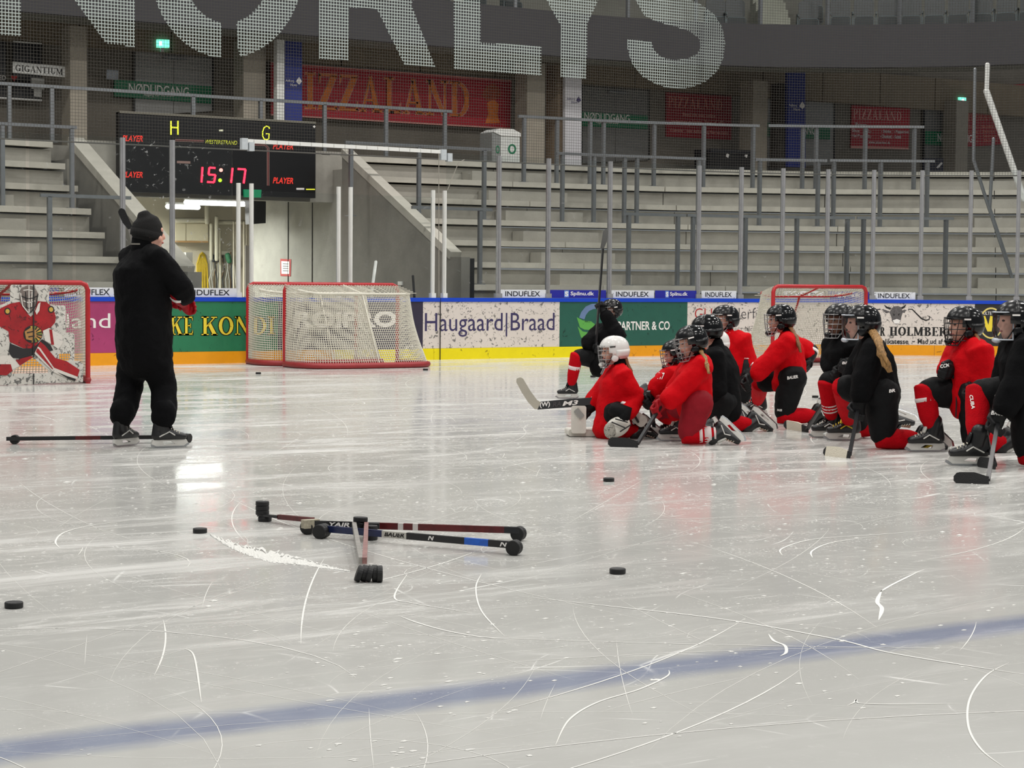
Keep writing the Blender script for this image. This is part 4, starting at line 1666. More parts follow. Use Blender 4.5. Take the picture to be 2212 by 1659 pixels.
for i, (x, y0, y1, r, n_) in enumerate(((447, 445, 480, .055, 41.2), (456, 485, 560, .04, 41.3), (468, 470, 560, .05, 41.2), (476, 500, 640, .03, 41.5), (505, 480, 640, .02, 41.0), (511, 480, 640, .02, 41.0), (527, 480, 640, .025, 40.6), (532, 480, 640, .02, 40.6))):
    mb = MB()
    mb.tube([atN(x, y0, n_), atN(x, y1, n_)], r, 8)
    o = obj('wall_pipe', mb, pipe_m, None, True)
    tag(o, 'vertical cream pipe in the tunnel, %s from the left' % ['first', 'second', 'third', 'fourth', 'fifth', 'sixth', 'seventh', 'eighth'][i], 'pipe', 'pipes in the tunnel')
for i, (p0, p1, r, n_) in enumerate((((380, 476), (447, 476), .06, 41.3), ((472, 480), (530, 480), .05, 41.3))):
    mb = MB()
    mb.tube([atN(*p0, n_), atN(*p1, n_)], r, 8)
    o = obj('wall_pipe', mb, pipe_m, None, True)
    tag(o, ['horizontal pipe above the cream cupboard', 'horizontal pipe right of the cream cupboard'][i], 'pipe', 'pipes in the tunnel')
yel = mat('hose_yellow', rgb(222, 188, 44), 0.5, var=0.15, vscale=20)
t = thing('hose_bundle', 'bundle of yellow hoses hanging in the tunnel', 'hose', atN(435, 615, 40.8))
for i in range(9):
    x = 427 + i * 2.6
    mb = MB()
    mb.tube([atN(432 + i * 1.2, 546 + abs(i - 4) * 1.2, 41.98), atN(x - 1, 570, 41.98), atN(x + random.uniform(-2, 2), 600, 41.98), atN(x + random.uniform(-2, 2), 640, 41.98)], .022, 6)
    obj('hose', mb, yel, t, True)
cab = mat('cable_white', rgb(206, 204, 196), 0.5)
t = thing('cable_bundle', 'tangle of pale and dark cables hanging in the tunnel', 'cable', atN(475, 630, 40.8))
for i in range(14):
    x = 455 + i * 4.2
    mb = MB()
    ys = random.uniform(530, 560)
    mb.tube([atN(x + random.uniform(-4, 4), ys, 41.98), atN(x + random.uniform(-5, 5), 580, 41.9), atN(x + random.uniform(-4, 4), 605, 41.95), atN(x + random.uniform(-3, 3), 640, 41.97)], .014, 5)
    obj('cable', mb, [cab, cab, mat('cable_brown', rgb(120, 96, 66), 0.6), mat('cable_dark', rgb(60, 64, 70), 0.6)][i % 4], t, True)
mb = MB()
for k in range(9):
    c = atN(462 + random.uniform(-8, 12), 556 + random.uniform(-8, 8), 41.9)
    mb.ball(c, .05, nu=6, nv=4)
obj('cable_knot', mb, MATS['cable_dark'], t, True)
t = obj('hose_reel', MB().tube([atN(492, 552, 41.8), atN(495, 563, 41.8)], (.07, .07), 8), mat('reel_green', rgb(70, 140, 100), 0.5), None, True)
tag(t, 'small green hose coil hanging beside the cables', 'coil')
o = px_poly('cabinet', [[(382, 556), (402, 552), (402, 748), (382, 748)]], 36.5, 0, mat('rust_panel', rgb(140, 74, 44), 0.7, var=0.25, vscale=4), None, .06)
tag(o, 'rust brown upright panel at the tunnel entrance', 'panel')
o = px_poly('cabinet', [[(402, 545), (416, 545), (416, 744), (402, 744)]], 37.5, 0, mat('grey_panel', rgb(140, 136, 128), 0.7), None, .3)
tag(o, 'grey upright cabinet beside the rust brown panel', 'cabinet')
t = thing('door_5', None, None, atN(560, 640, 38.9), kind='structure')
wpoly(t, 'leaf', [(548, 532), (574, 532), (574, 576), (548, 576)], mat('door_blue_grey', rgb(140, 152, 162), 0.45), 38.9)
wpoly(t, 'sign_panel', [(548, 576), (574, 576), (574, 640), (548, 640)], mat('door_red', rgb(190, 40, 40), 0.5), 38.9)
lay('lettering', text_flat('INGANG FORBUDT', .01), quadmap(38.9, 540, 597, 590, 597, 9, 9, .006), ink_white, t)
wpoly(t, 'frame', [(530, 530), (548, 530), (548, 640), (530, 640)], mat('frame_grey', rgb(120, 116, 112), 0.5), 38.9)
o = px_poly('duct', [[(545, 380), (575, 382), (574, 482), (548, 484)]], 36.4, 0, mat('duct_black', rgb(34, 34, 36), 0.5), None, .4)
tag(o, 'black air duct hanging at the tunnel ceiling', 'duct')
t = thing('exit_sign', 'green exit sign hanging under the scoreboard', 'sign', atN(548, 428, 34.15), 'lit exit signs')
wpoly(t, 'panel', [(527, 409), (565, 410), (564, 427), (528, 426)], mat('exit_flat', rgb(20, 130, 88), 0.5, emit=.25), 34.145, 0, .05)
wpoly(t, 'pictogram', wave([(553, 413), (556, 418), (553, 423), (558, 425)], [1.6, 1.8, 1.4, 1]), ink_white, 34.15, .004, .002)
# notice on tunnel wall
t = thing('wall_notice', 'white notice in a red frame on the tunnel wall', 'notice', atX(616, 596, 17.70))
for nm, pts, m_, off in (('frame', [(606, 559), (629, 560), (628, 597), (606, 596)], ink_red, 0.0), ('paper', [(608.5, 564), (626, 565), (625.5, 592), (609, 591.5)], ink_white, .006)):
    mb = MB()
    mb.poly([[Vector((17.715 - off, *atX(x, y, 17.715)[1:])) for x, y in pts]], (-.004, 0, 0))
    obj(nm, mb, m_, t)
for k in range(4):
    mb = MB()
    mb.poly([[Vector((17.703, *atX(x, y, 17.703)[1:])) for x, y in ((611, 569 + k * 5), (623, 569.5 + k * 5), (623, 571 + k * 5), (611, 570.5 + k * 5))]])
    obj('text_line', mb, ink_grey, t)
for lb, nm, (x0, y0), (x1, y1), w, m_ in (('white hockey stick leaning on the parapet', 'leaning_stick', (803, 632), (812, 566), .03, white_m), ('black post standing before the parapet', 'marker_post', (895, 640), (892, 597), .025, black_m)):
    a_ = atN(x0, y0, 30.0)
    b_ = atN(x1, y1, 30.4)
    mb = MB()
    mb.tube([Vector((a_.x, a_.y, 0.0)), a_, b_], w, 6)
    o = obj(nm, mb, m_)
    tag(o, lb, 'pole')
mb = MB()
p = atX(865, 612, 17.69)
mb.box((17.69, p.y, p.z), (.03, .16, .07))
o = obj('wall_socket', mb, white_m)
tag(o, 'white socket box low on the right parapet', 'socket')

# ---- skate marks and snow lying on the ice
mark_m = mat('scraped_snow', rgb(232, 231, 226), 0.9)


def ribbon(mb, pts, w, z=0.0012):
    k = len(pts)
    vs = []
    for i, p in enumerate(pts):
        a_ = pts[max(0, i - 1)]
        b_ = pts[min(k - 1, i + 1)]
        dx, dy = b_[0] - a_[0], b_[1] - a_[1]
        l = hypot(dx, dy) or 1
        ww = w[i] if isinstance(w, list) else w * min(1, 4.0 * min(i, k - 1 - i) / k + .12)
        vs += [(p[0] - dy / l * ww, p[1] + dx / l * ww, z), (p[0] + dy / l * ww, p[1] - dx / l * ww, z)]
    mb.add(vs, [(2 * i, 2 * i + 1, 2 * i + 3, 2 * i + 2) for i in range(k - 1)])


mb = MB()
rnd = random.Random(11)
for i in range(400):
    y = 4.2 + 17 * rnd.random() ** 1.25
    x = rnd.uniform(0.10, 0.95) * y + rnd.uniform(-1.5, 1.5)
    a0 = rnd.gauss(0.9, 0.9)
    ln = rnd.uniform(0.3, 3.2) if rnd.random() < .75 else rnd.uniform(2, 6)
    cur = rnd.gauss(0, 0.22) if rnd.random() < .82 else rnd.gauss(0, 1.5)
    ln = min(ln, 4.2 / (abs(cur) + .4))
    n = 14
    pts = []
    px_, py_, a_ = x, y, a0
    for k in range(n):
        pts.append((px_, py_))
        px_ += cos(a_) * ln / n
        py_ += sin(a_) * ln / n
        a_ += cur * ln / n
    ribbon(mb, pts, (rnd.uniform(0.0005, 0.0012) if rnd.random() < .88 else rnd.uniform(.0014, .0032)) * (0.75 + y / 14.0))


def track(pts, w):
    P = [atz(x, y, 0) for x, y in pts]
    out = []
    n_ = len(P)
    for i in range(n_ - 1):
        p0, p1, p2, p3 = P[max(0, i - 1)], P[i], P[i + 1], P[min(n_ - 1, i + 2)]
        for k in range(9):
            q = k / 9
            out.append(p1 * 1.0 + (p2 - p0) * (.5 * q) + (p0 * 2 - p1 * 5 + p2 * 4 - p3) * (.5 * q * q) + (p1 * 3 - p0 - p2 * 3 + p3) * (.5 * q ** 3))
    out.append(P[-1])
    ribbon(mb, [(p.x, p.y) for p in out], w, .0016)


track([(1120, 1288), (1300, 1308), (1560, 1338), (1800, 1380), (1920, 1410), (2100, 1440), (2230, 1460)], .006)
track([(860, 1330), (900, 1345), (960, 1362), (1030, 1375), (1110, 1383)], .005)
track([(1445, 1448), (1440, 1462), (1380, 1490), (1290, 1518), (1230, 1555), (1200, 1610)], .004)
track([(1660, 1370), (1672, 1385), (1695, 1395), (1698, 1410), (1685, 1418)], .006)
track([(1905, 1275), (1895, 1300), (1905, 1315), (1898, 1340)], .009)
track([(1985, 1235), (1930, 1262), (1900, 1280)], .006)
track([(1830, 1525), (1845, 1518), (1850, 1512), (1860, 1520), (1950, 1522), (2080, 1520)], .0035)
track([(2180, 1432), (2130, 1460), (2095, 1510), (2092, 1570), (2120, 1620), (2170, 1659)], .0035)
track([(880, 1240), (852, 1290), (890, 1303), (960, 1315), (1030, 1326)], .004)
track([(1040, 1240), (1028, 1270), (1040, 1320), (1090, 1375)], .003)
track([(1690, 1200), (1690, 1185), (1760, 1165), (1900, 1155), (2020, 1145)], .005)
track([(1755, 1205), (1755, 1190), (1800, 1172), (1900, 1158)], .005)
track([(130, 1185), (120, 1170), (140, 1150), (200, 1135), (280, 1125)], .005)
track([(400, 1402), (420, 1420), (435, 1518)], .003)
o = obj('skate_marks', mb, mark_m)
tag(o, 'thin white skate scratches criss-crossing the ice', 'scratches', kind='stuff')
mb = MB()
for i in range(3800):
    y = 4.6 + 13 * rnd.random() ** 1.1
    x = rnd.uniform(0.2, 1.0) * y + rnd.uniform(-1.0, 1.0)
    if rnd.random() > (0.12 if x / y < .5 and y < 8 else 0.75) * (0.25 + noise.noise(Vector((x * .7, y * .7, 3))) + .35):
        continue
    r = rnd.uniform(.003, .009) * (1.8 if rnd.random() < .06 else 1)
    k = 6
    pts = [(x + r * rnd.uniform(.5, 1.6) * cos(2 * pi * j / k) * 1.5, y + r * rnd.uniform(.5, 1.3) * sin(2 * pi * j / k), .0012) for j in range(k)]
    pts.append((x, y, .0012 + r * .35))
    mb.add(pts, [(j, (j + 1) % k, k) for j in range(k)])
o = obj('snow_crumbs', mb, mark_m)
tag(o, 'loose white snow crumbs scattered on the ice', 'snow', kind='stuff')
# the broad scraped streak leading to the puck feet
mb = MB()
up_ = [(452, 1152), (480, 1163), (520, 1176), (560, 1184), (610, 1194), (660, 1208), (710, 1222), (757, 1233)]
lo_ = [(456, 1158), (490, 1180), (520, 1194), (556, 1207), (590, 1216), (640, 1219), (700, 1228), (756, 1235)]
vs, fs = [], []
NS, NK = 140, 9
for i in range(NS + 1):
    q_ = i / NS * (len(up_) - 1)
    j = min(int(q_), len(up_) - 2)
    f_ = q_ - j
    ax_, ay_ = [up_[j][t] * (1 - f_) + up_[j + 1][t] * f_ for t in (0, 1)]
    bx_, by_ = [lo_[j][t] * (1 - f_) + lo_[j + 1][t] * f_ for t in (0, 1)]
    wd_ = by_ - ay_
    by_ += wd_ * .22 * noise.noise(Vector((i * .45, 2, 0)))
    ay_ += wd_ * .3 * noise.noise(Vector((i * .2, 7, 0)))
    for k in range(NK):
        p = atz(ax_ + (bx_ - ax_) * k / (NK - 1), ay_ + (by_ - ay_) * k / (NK - 1), 0)
        vs.append((p.x, p.y, .001 + (max(0, .010 * noise.noise(Vector((i * .7, k * 1.1, 1))) + .004) * (k / NK) if 0 < k < NK - 1 else 0)))
for i in range(NS):
    for k in range(NK - 1):
        if k < 3 and noise.noise(Vector((i * .35, k * .8, 9))) > .12:
            continue
        fs.append((i * NK + k, i * NK + k + 1, (i + 1) * NK + k + 1, (i + 1) * NK + k))
mb.add(vs, fs)
o = obj('snow_streak', mb, mat('snow_pile', rgb(236, 235, 230), 0.95, bump=0.8, bscale=90), None, True)
tag(o, 'broad white streak of scraped snow beside the puck feet', 'snow', kind='stuff')

# ================================================================== GOALS
goal_red = mat('goal_red', rgb(176, 30, 36), 0.35, var=0.12, vscale=10)
goal_base = mat('goal_base_pad', rgb(150, 40, 44), 0.5, var=0.15, vscale=8)
net_w = mat('goal_net', rgb(214, 210, 196), 0.8, var=0.1, vscale=12)


def goal(A, B, kdir, label, H=1.27, dep=1.1, flare=0.16, shelf=0.55, zs=1.13, barm=None):
    barm = barm or goal_red
    A = Vector(A)
    B = Vector(B)
    k = Vector(kdir).normalized()
    e = (B - A).normalized()
    w = (B - A).length
    t = thing('hockey_goal', label, 'goal', (A + B) / 2, 'hockey goals')
    up = Vector((0, 0, 1))
    mb = MB()
    r = 0.032
    c = 0.09
    fr = [A, A + up * (H - c), A + up * (H - c * .3) + e * c * .3, A + up * H + e * c, B + up * H - e * c, B + up * (H - c * .3) - e * c * .3, B + up * (H - c), B]
    mb.tube(fr, r, 10)
    obj('mouth_frame', mb, goal_red, t, True)

    def loop(t_, d, fl, z, n=48):
        # rounded outline from A round the back to B
        out = []
        for i in range(n + 1):
            u = i / n
            a = pi * u
            ex = 0.5
            cx = -cos(a)
            sy = sin(a)
            x = math.copysign(abs(cx) ** ex, cx)
            y = abs(sy) ** ex
            sw = w / 2 + fl * y ** .7
            out.append((A + B) / 2 + e * (x * sw) + k * (d * y) + up * z)
        return out
    base = loop(t, dep, flare, 0.045)
    mb = MB()
    mb.tube(base, .045, 8)
    obj('base_frame', mb, goal_base, t, True)
    top = loop(t, shelf, 0.02, zs)
    top = [p + up * (H - zs) * (1 - min(1, ((p - A).dot(k)) / shelf)) for p in top]
    mb = MB()
    mb.tube(top[6:-6], .02, 6)
    obj('shelf_bar', mb, barm, t, True)
    mid = (A + B) / 2
    mb = MB()
    mb.tube([mid + up * H, mid + k * shelf + up * zs, mid + k * (shelf + .25) + up * .55, mid + k * dep + up * .06], .022 if barm is goal_red else .011, 6)
    obj('centre_brace', mb, barm, t, True)
    mb = MB()
    rr = 0.0058

    def strand(P):
        for i in range(len(P) - 1):
            a, b = P[i], P[i + 1]
            d = b - a
            if d.length < 1e-5:
                continue
            d.normalize()
            s = d.orthogonal().normalized()
            x = d.cross(s)
            vs = []
            for p in (a, b):
                for j in range(3):
                    an = 2 * pi * j / 3
                    vs.append(p + s * (rr * cos(an)) + x * (rr * sin(an)))
            mb.add(vs, [(0, 1, 4, 3), (1, 2, 5, 4), (2, 0, 3, 5)])
    # resample the loops evenly

    def even(P, n):
        L = [0]
        for i in range(1, len(P)):
            L.append(L[-1] + (P[i] - P[i - 1]).length)
        out = []
        j = 0
        for i in range(n + 1):
            q = L[-1] * i / n
            while j < len(L) - 2 and L[j + 1] < q:
                j += 1
            out.append(P[j].lerp(P[j + 1], (q - L[j]) / max(1e-6, L[j + 1] - L[j])))
        return out
    nu = 96
    nv = 32
    T = even(top, nu)
    Bq = even(base, nu)
    gridp = []
    for j in range(nv + 1):
        v = j / nv
        row = []
        for i in range(nu + 1):
            p = T[i].lerp(Bq[i], v)
            sag = noise.noise(p * 2.3) * 0.03 * sin(pi * v)
            row.append(p + k * (sag - 0.05 * sin(pi * v) * sin(pi * i / nu)))
        gridp.append(row)
    for j in range(nv + 1):
        strand(gridp[j])
    for i in range(nu + 1):
        strand([gridp[j][i] for j in range(0, nv + 1, 2)])
    cb = [A.lerp(B, i / 40) + up * H for i in range(41)]
    for i in range(1, 40):
        q = [p for p in top]
        x = (cb[i] - A).dot(e)
        best = min(q, key=lambda p: abs((p - A).dot(e) - x) - 0.2 * (p - A).dot(k))
        strand([cb[i], best])
    for f in (.15, .3, .45, .6, .75, .9):
        strand([A + up * (H - (H - zs) * f) + k * shelf * f, B + up * (H - (H - zs) * f) + k * shelf * f])
    o = obj('netting', mb, net_w, t)
    o['kind'] = 'stuff'
    return t


gA = atN(190, 828, 23.84)
goal((gA.x - 1.93, 23.84, 0), (gA.x, 23.84, 0), (0, 1, 0), 'red hockey goal at the left edge with a printed goalie sheet', H=atN(188, 611, 23.84).z)
goal((13.02, 28.2, 0), (14.95, 28.2, 0), (0.05, -1, 0), 'rear one of the two goals turned to face the boards', dep=1.0, barm=net_w)
goal((13.12, 27.08, 0), (15.1, 27.08, 0), (0.12, -1, 0), 'front one of the two goals turned to face the boards', dep=1.02, barm=net_w)
ah = Vector((sin(YAW), cos(YAW), 0))
q = atz(1668, 792, 0)
ag = radians(30)
e_ = _rt * cos(ag) + ah * sin(ag)
k_ = ah * cos(ag) - _rt * sin(ag)
q.z = 0
goal(q, q + e_ * 1.93, k_, 'red hockey goal behind the kneeling players on the right', H=1.30)

# ---- printed goalie sheet in the left goal mouth
TN = 23.78


def tp(x, y):
    return (x / 6.6375, 600 + y / 6.6375)


ts = thing('shooting_sheet', 'printed goalie shooting sheet hanging in the left goal', 'sheet', atN(80, 830, TN))
mott = mat('sheet_print', rgb(206, 202, 194), 0.6, var=0.12, vscale=5, specks=1.35, speck_scale=19, speck_col=(0.05, 0.05, 0.05))
tredm = mat('sheet_red', rgb(158, 16, 26), 0.6, var=0.3, vscale=6, specks=0.7, speck_scale=16, speck_col=rgb(70, 8, 14))
tblk = mat('sheet_black', rgb(30, 28, 30), 0.6)
twh = mat('sheet_white', rgb(214, 208, 200), 0.6, specks=0.3, speck_scale=20, speck_col=(.2, .2, .2))
outer = [(-700, 395), (-690, 110 + 1430), (160, 1540), (470, 1530), (700, 1510), (1190, 1495), (1195, 1230), (1130, 1190), (1070, 1190), (1065, 810), (1050, 795), (945, 790), (940, 420), (920, 395), (760, 392),
         (705, 380), (705, 125), (680, 100), (170, 100), (148, 125), (145, 330), (20, 392)]
tri = [(470, 1140), (695, 1330), (690, 1365), (180, 1372), (160, 1355)]
sl_ = [(848, 1092), (1000, 1085), (1010, 1110), (995, 1185), (870, 1190), (845, 1165)]
px_poly('sheet', [[tp(*p) for p in outer], [tp(*p) for p in tri], [tp(*p) for p in sl_]], TN, 0, mott, ts, .012)


def shp(name, pts, m_, lv):
    px_poly(name, [[tp(*p) for p in pts]], TN, .003 * lv, m_, ts, .002)


shp('print_jersey', [(150, 370), (280, 345), (400, 520), (440, 560), (480, 520), (540, 335), (660, 345), (760, 430), (800, 560), (790, 640), (690, 760), (620, 780), (540, 940), (480, 1015), (330, 1010), (140, 920), (120, 770), (0, 700), (-120, 690), (-100, 520), (20, 430)], tredm, 1)
shp('print_pants', [(140, 940), (330, 1015), (480, 1010), (600, 880), (720, 960), (760, 1040), (600, 1090), (470, 1110), (300, 1160), (180, 1150), (125, 1060)], tblk, 2)
shp('print_pad', [(575, 915), (640, 970), (790, 1150), (950, 1195), (1140, 1320), (1090, 1480), (760, 1310), (490, 1075)], tredm, 3)
shp('print_pad_edge', [(540, 985), (575, 1010), (770, 1290), (1110, 1420), (1075, 1490), (760, 1350), (490, 1085)], twh, 4)
shp('print_pad_stripe', [(530, 1010), (550, 1020), (760, 1310), (745, 1310), (510, 1060)], tredm, 5)
shp('print_pad_stripe', [(820, 1355), (960, 1410), (1085, 1450), (1070, 1485), (960, 1440)], tblk, 5)
shp('print_blocker', [(-160, 1190), (40, 1110), (150, 1120), (290, 1260), (150, 1330), (0, 1240), (-160, 1260)], twh, 3)
shp('print_blocker_red', [(-160, 1240), (150, 1240), (175, 1330), (90, 1400), (-160, 1380)], tredm, 4)
shp('print_thigh', [(220, 1180), (440, 1120), (470, 1140), (280, 1260)], tredm, 4)
shp('print_trapper', [(610, 760), (700, 720), (880, 820), (900, 930), (830, 1020), (730, 950), (640, 900)], twh, 4)
shp('print_trapper_stripe', [(700, 740), (740, 740), (770, 960), (730, 960)], tredm, 5)
mask_m = mat('sheet_mask', rgb(120, 108, 102), 0.6, var=0.5, vscale=24, specks=0.8, speck_scale=24, speck_col=(.04, .04, .04))
shp('print_mask', [(275, 260), (300, 150), (400, 105), (490, 130), (545, 230), (530, 360), (470, 470), (420, 510), (350, 460), (290, 360)], mask_m, 4)
for pl_, m__ in (([(330, 180), (400, 170), (480, 190)], twh), ([(300, 260), (360, 290), (410, 300), (470, 290), (530, 260)], tblk), ([(330, 330), (410, 360), (500, 330)], twh), ([(360, 420), (412, 440), (460, 420)], tblk), ([(360, 200), (375, 420)], tblk), ([(455, 200), (445, 420)], twh), ([(410, 110), (412, 500)], twh), ([(290, 220), (320, 400), (400, 500)], twh), ([(540, 230), (510, 400), (430, 505)], tblk)):
    shp('print_mask_bar', wave(pl_, 7), m__, 5)
# crest: a feathered roundel
cx, cy = 470, 810
fe = [mat('crest_gold', rgb(196, 158, 70), 0.6), mat('crest_green', rgb(120, 130, 60), 0.6), mat('crest_tan', rgb(172, 128, 72), 0.6)]
shp('crest_ground', [(cx + 138 * cos(k * pi / 12), cy + 128 * sin(k * pi / 12)) for k in range(24)], tblk, 2)
for k in range(9):
    a0 = radians(-100 + k * 24)
    shp('crest_feather', [(cx + 30 * cos(a0), cy + 30 * sin(a0)), (cx + 128 * cos(a0 - .14), cy + 118 * sin(a0 - .14)), (cx + 132 * cos(a0 + .12), cy + 122 * sin(a0 + .12))], fe[k % 3], 3)
shp('crest_centre', [(cx - 120, cy - 40), (cx - 40, cy - 90), (cx + 40, cy - 60), (cx + 50, cy + 40), (cx - 20, cy + 90), (cx - 100, cy + 70)], fe[2], 4)
shp('crest_line', [(cx - 90, cy - 30), (cx + 10, cy - 50), (cx + 14, cy - 36), (cx - 88, cy - 14)], tblk, 5)
shp('crest_line', [(cx - 70, cy + 30), (cx + 20, cy + 16), (cx + 22, cy + 30), (cx - 66, cy + 46)], tblk, 5)
for bx_, by_ in ((105, 480), (730, 455)):
    shp('shoulder_badge', [(bx_ + 46 * cos(k * pi / 6), by_ + 52 * sin(k * pi / 6)) for k in range(12)], tblk, 2)
    shp('shoulder_badge_core', [(bx_ + 30 * cos(k * pi / 6), by_ + 34 * sin(k * pi / 6)) for k in range(12)], fe[k % 2], 3)
shp('slit', [(467, 100), (485, 100), (485, 1140), (467, 1140)], tblk, 6)
shp('slit', [(467, 1372), (485, 1372), (485, 1530), (467, 1530)], tblk, 6)
shp('collar', [(500, 480), (545, 370), (575, 350), (560, 470), (520, 530)], twh, 5)

# ================================================================== PUCKS AND STICKS
rubber = mat('puck_rubber', rgb(18, 18, 19), 0.55, bump=0.2, bscale=300)
PUCK = MB().disc((0, 0, 0.0127), (0, 0, 1), 0.0381, 0.0254, 24).mesh('puck')
PUCK.materials.append(rubber)
PK = [(1315, 1040, 'lone black puck on the ice straight below the seated goalie'), (1334, 1239, 'black puck on the ice right of the taped sticks'), (30, 1313, 'black puck at the left frame edge'),
      (432, 1151, 'black puck beside the red clock reflection'), (558, 808, 'small black puck in front of the turned goals on the left'), (919, 800, 'small black puck at the right foot of the front turned goal'),
      (1281, 815, 'small black puck on the far ice left of the goalie\'s white helmet'), (1618, 860, 'small black puck left of the leaning red player\'s front shin'), (1761, 859, 'small black puck left of the striped red sock')]
for x, y, lb in PK:
    o = bpy.data.objects.new('puck', PUCK)
    COL.objects.link(o)
    p = atz(x, y, 0)
    o.location = p
    o.rotation_euler = (0, 0, random.uniform(0, 6))
    tag(o, lb, 'puck', 'pucks on the ice')

shaft_k = mat('shaft_black', rgb(26, 26, 28), 0.35, var=0.1, vscale=20)
shaft_b = mat('shaft_blue', rgb(26, 36, 76), 0.35, var=0.3, vscale=20)
shaft_r = mat('shaft_red', rgb(92, 24, 26), 0.35, var=0.45, vscale=22)
shaft_s = mat('shaft_silver', rgb(150, 146, 140), 0.4, var=0.3, vscale=24)
tape_w = mat('tape_white', rgb(216, 208, 190), 0.8, bump=0.3, bscale=120)
tape_k = mat('tape_black', rgb(24, 24, 25), 0.75, bump=0.3, bscale=120)


def puck_part(par, c, axis):
    mb = MB()
    mb.disc(c, axis, 0.0381, 0.0254, 20)
    return obj('puck', mb, rubber, par)


def wheels(par, px, py, axis, n, first=None):
    """A few pucks strapped side by side as the foot of a trainer; stands on the ice."""
    c = atz(px, py, 0.038)
    ax_ = Vector(axis).normalized()
    for i in range(n):
        tilt = Vector((random.uniform(-.05, .05), random.uniform(-.05, .05), 0))
        puck_part(par, c + ax_ * (0.026 * i), ax_ + tilt)
    return c


def shaft(par, a, b, m_, name='shaft', w=.022, h=.034):
    mb = MB()
    mb.bar(a, b, w, h)
    return obj(name, mb, m_, par)


def shaft_text(par, a, b, u0, u1, s, m_, flip=False):
    a = Vector(a)
    b = Vector(b)
    d = (b - a).normalized()
    f = (CAM - (a + b) / 2)
    f -= d * f.dot(d)
    f.normalize()
    upv = d.cross(f) * -1
    if upv.z < 0:
        upv = -upv
    L_ = (b - a).length

    def fn(u, v):
        if flip:
            u, v = 1 - u, 1 - v
        return a + d * (L_ * (u0 + (u1 - u0) * u)) + f * 0.0125 + upv * ((v - .5) * .024)
    return lay('shaft_lettering', text_flat(s, .03, .2), fn, m_, par)


toC = -ah
axA = (toC * .9 - _rt * .35)
T = thing('stick_trainer', 'blue stick shaft raised on black pucks lying nearest the camera', 'stick trainer', atz(900, 1180, 0), 'stick trainers on the ice')
c1 = wheels(T, 700, 1146, axA, 3)
c2 = wheels(T, 1113, 1182, axA, 2)
d = (c2 - c1).normalized()
pa_, pb_ = c1 + Vector((0, 0, .01)), c2 + Vector((0, 0, .01))
shaft(T, pa_, pa_.lerp(pb_, .32), shaft_b)
shaft(T, pa_.lerp(pb_, .32), pa_.lerp(pb_, .45), mat('shaft_bare', rgb(190, 188, 180), 0.4), 'shaft_bare')
shaft(T, pa_.lerp(pb_, .45), pa_.lerp(pb_, .75), shaft_k, 'shaft_dark')
shaft(T, pa_.lerp(pb_, .75), pa_.lerp(pb_, .87), mat('shaft_bright_blue', rgb(30, 96, 200), 0.35, var=0.2, vscale=30), 'shaft_accent')
shaft(T, pa_.lerp(pb_, .87), pb_, shaft_k, 'shaft_dark')
shaft_text(T, pa_, pb_, .335, .44, 'BAUER', ink_black)
shaft_text(T, pa_, pb_, .565, .595, 'N', ink_white)
shaft_text(T, pa_, pb_, .93, .965, 'N', ink_white)
T = thing('stick_trainer', 'red and black stick shaft raised on pucks behind the blue one', 'stick trainer', atz(900, 1150, 0), 'stick trainers on the ice')
c1 = wheels(T, 668, 1138, axA, 2)
c2 = wheels(T, 1122, 1152, axA, 2)
pa_, pb_ = c1 + Vector((0, 0, .02)) + toC * .02, c2 + Vector((0, 0, .02)) + toC * .03
shaft(T, pa_, pa_.lerp(pb_, .34), shaft_k)
shaft(T, pa_.lerp(pb_, .34), pa_.lerp(pb_, .93), shaft_r, 'shaft_red')
shaft(T, pa_.lerp(pb_, .93), pb_, shaft_k, 'shaft_end')
for u in (.43, .50):
    shaft(T, pa_.lerp(pb_, u), pa_.lerp(pb_, u + .025), mat('shaft_mark', rgb(206, 200, 196), 0.4), 'shaft_mark', .024, .036)
mb = MB()
mb.box(pa_ + d * .01, (.09, .045, .045))
obj('tape_wrap', mb, mat('tape_dirty', rgb(176, 168, 148), 0.8, var=0.4, vscale=40), T)
shaft_text(T, pa_, pb_, .10, .2, 'YAIR', ink_white)
T = thing('stick_trainer', 'dark red stick shaft with a stack of pucks at its far left end', 'stick trainer', atz(620, 1128, 0), 'stick trainers on the ice')
b0 = atz(572, 1126, 0)
puck_part(T, b0 + Vector((0, 0, .0127)), (0, 0, 1))
for i in range(3):
    puck_part(T, b0 - d * .017 + Vector((0, 0, .049 + .0255 * i)), (0.02 * (i - 1), 0, 1))
pa_ = b0 + Vector((0, 0, .0325))
pb_ = atz(676, 1143, 0) + Vector((0, 0, .05))
shaft(T, pa_ - d * .04, pa_.lerp(pb_, .3), shaft_k, 'shaft', .03, .014)
shaft(T, pa_.lerp(pb_, .3), pb_, shaft_r, 'shaft_red', .024, .026)
T = thing('stick_trainer', 'pair of pale stick shafts pointing at the camera with puck feet', 'stick trainer', atz(785, 1210, 0), 'stick trainers on the ice')
n0 = atz(782, 1234, 0) + Vector((0, 0, .05))
f0 = atz(773, 1164, 0) + Vector((0, 0, .075))
shaft(T, n0 - _rt * .005, f0 - _rt * .02, shaft_s, 'shaft', .022, .03)
shaft(T, n0 + _rt * .012, f0 + _rt * .045, mat('shaft_rose', rgb(150, 108, 104), 0.4, var=.4, vscale=25), 'shaft_rose', .022, .03)
wheelc = atz(776, 1239, 0.038)
for i, tl_ in enumerate((.35, .2, .28, -.02, 0.0)):
    puck_part(T, wheelc + _rt * (.0 + .023 * i) + ah * (.012 * (i % 2)), _rt * cos(tl_) - Vector((0, 0, 1)) * sin(tl_) + ah * .12)
fb = atz(800, 1166, 0)
